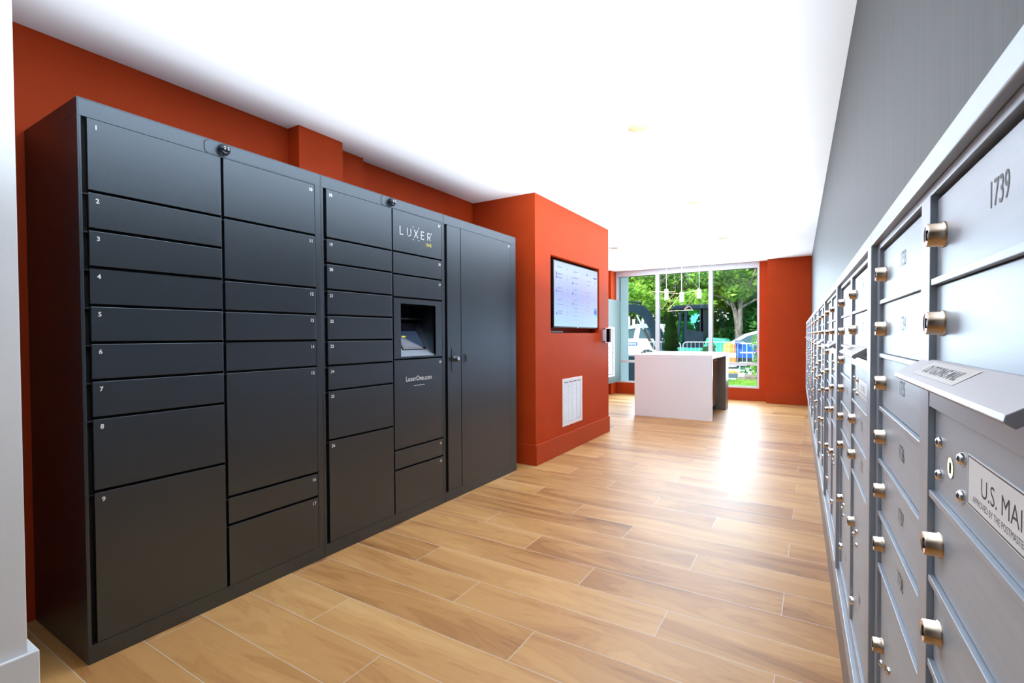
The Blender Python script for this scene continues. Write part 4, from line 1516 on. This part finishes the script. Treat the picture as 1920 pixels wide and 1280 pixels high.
protos = []
for seed, mt in ((21, M_leaf), (22, M_leafd), (23, M_leaf)):
    t = thing('tree', 'x', 'tree', (0, 0, 0), 0, 'leafy trees across the street')
    crown(seed, 16, (2.9, 2.6, 6.8), 8200, mt).build('crown', mt, t)
    trunk(seed, 5.6, 0.17, 4).build('trunk', M_bark, t)
    protos.append(t)
spots = [(-15.5, 33.0, 0, 'leafy tree across the street at the orange column end of the view'),
         (-12.6, 31.0, 1, 'dark leafy tree seen above the white car bonnet'),
         (-10.6, 34.5, 0, 'leafy tree across the street behind the excavator boom'),
         (-8.9, 30.6, 2, 'thin-stemmed tree behind the white car tail'),
         (-7.2, 34.0, 0, 'bright leafy tree filling the gap beside the excavator roof'),
         (-5.6, 30.4, 2, 'bright leafy tree rising straight behind the excavator cab'),
         (-2.2, 34.5, 1, 'darker leafy tree standing deep behind the blue car'),
         (0.4, 31.0, 0, 'leafy tree across the street past the blue car roof'),
         (3.4, 33.0, 2, 'leafy tree across the street at the end pier side')]
used = set()
for i, (x, y, k, lb) in enumerate(spots):
    if k not in used:
        used.add(k)
        o = protos[k]
        o.location = (x, y, GZ + 0.1)
        o.rotation_euler = (0, 0, i * 1.3)
        o['label'] = lb
    else:
        dup(protos[k], (x, y, GZ + 0.1), i * 1.3, lb, (1, 1, random.Random(i).uniform(0.9, 1.1)))
# slender trees
st = None
for i, (x, y, lb) in enumerate(((-10.15, 31.2, 'first slender dark trunk above the white car, beside the pale exterior pier'), (-9.72, 30.9, 'second slender trunk above the white car roof'),
                                (-9.30, 31.6, 'slender trunk between the others, seen under the boom'), (-8.95, 31.0, 'slender trunk crossing behind the silver piston rod'),
                                (-8.10, 32.0, 'slender trunk seen through the gap by the first window post'))):
    if st is None:
        st = thing('tree', lb, 'tree', (x, y, GZ + 0.1), 0, 'slender trees across the street')
        MB().cyl((0, 0, -0.1), (0.05, 0, 2.2), 0.09, 0.075, n=9).cyl((0.05, 0, 2.2), (-0.05, 0, 5.0), 0.075, 0.04, n=9).build('trunk', M_bark, st)
        mbc = MB()
        leaf_cloud(mbc, (0, 0.3, 4.4), (0.8, 0.8, 1.1), 700, 0.14, random.Random(31))
        leaf_cloud(mbc, (0.3, 0.5, 2.9), (0.5, 0.5, 0.4), 160, 0.12, random.Random(32))
        mbc.build('crown', M_leaf, st)
    else:
        dup(st, (x, y, GZ + 0.1), i * 1.1, lb)
# the big forked tree
t = thing('tree', 'big grey-barked tree with a forked trunk behind the blue car', 'tree', (-3.42, 28.9, GZ + 0.1), 0, 'leafy trees across the street')
mb = MB()
mb.cyl((0, 0, -0.1), (-0.05, 0, 1.6), 0.24, 0.19, n=12)
for pts_, r0 in (([(-0.05, 0, 1.5), (-0.22, 0, 2.6), (-0.50, 0, 3.3), (-0.62, 0.1, 4.8)], 0.15), ([(0.02, 0, 1.5), (0.05, 0, 2.8), (0.12, 0, 4.0), (0.0, 0, 5.6)], 0.16),
                 ([(-0.22, 0, 2.7), (-0.9, 0.1, 3.35), (-1.5, 0, 3.55)], 0.07), ([(0.08, 0, 2.75), (0.9, 0, 3.2), (1.7, 0, 3.45)], 0.07), ([(0.12, 0, 3.3), (0.55, 0, 4.1), (0.9, 0, 5.0)], 0.07)):
    for i in range(len(pts_) - 1):
        mb.cyl(pts_[i], pts_[i + 1], r0 * (1 - 0.22 * i), r0 * (1 - 0.22 * (i + 1)), n=9)
mb.build('trunk', M_bark, t)
rg = random.Random(77)
mb = MB()
for c, s in (((-1.4, 0.6, 4.6), 1.0), ((1.5, 0.6, 4.4), 1.0), ((0.2, 0.8, 5.6), 1.2), ((-0.6, -0.6, 4.9), 0.7), ((1.9, 0.2, 3.5), 0.6), ((-1.9, 0.4, 3.5), 0.7)):
    leaf_cloud(mb, c, (s * 1.2, s, s * 0.75), 900, 0.13, rg)
mb.build('crown', M_leaf, t)
# undergrowth across the street
hp = None
for i, (x, y, s, lb) in enumerate(((-13.5, 29.6, 1.0, 'low bush across the street by the white car bonnet'), (-9.6, 29.4, 0.9, 'low bush across the street behind the white car'),
                                   (-6.3, 29.2, 1.0, 'low bush behind the conical evergreen'), (-4.8, 31.8, 1.25, 'rounded dark bush between excavator and forked tree'),
                                   (-2.0, 30.3, 1.3, 'large dark bush behind the forked tree trunk'), (0.4, 29.0, 1.1, 'dark bush above the blue car roof'), (2.9, 29.3, 1.2, 'dark bush across the street near the end pier side'),
                                   (-9.6, 38.0, 1.7, 'tall far bush closing the gap beside the excavator roof'), (-4.4, 36.5, 1.7, 'tall far bush closing the gap behind the excavator'),
                                   (0.9, 38.5, 1.7, 'tall far bush deep behind the forked tree'), (6.2, 36.5, 1.7, 'tall far bush beyond the last tree by the end pier'), (-18.5, 37.0, 2.0, 'tall far bush beyond the slender trunks'))):
    if hp is None:
        hp = thing('bush', lb, 'bush', (x, y, GZ + 0.1), 0, 'bushes across the street')
        rg = random.Random(9)
        mb = MB()
        for c, r_ in (((0, 0, 0.8), 1.0), ((-1.1, 0.2, 0.7), 0.85), ((1.1, 0.1, 0.75), 0.9), ((0.3, 0.3, 1.5), 0.8)):
            leaf_cloud(mb, c, (r_ * 1.1, r_, r_ * 0.8), 1300, 0.10, rg, 0.7)
        mb.build('foliage', M_leafd, hp)
        hp.scale = (s, s, s)
    else:
        dup(hp, (x, y, GZ + 0.1), i * 0.7, lb, (s, s, s))
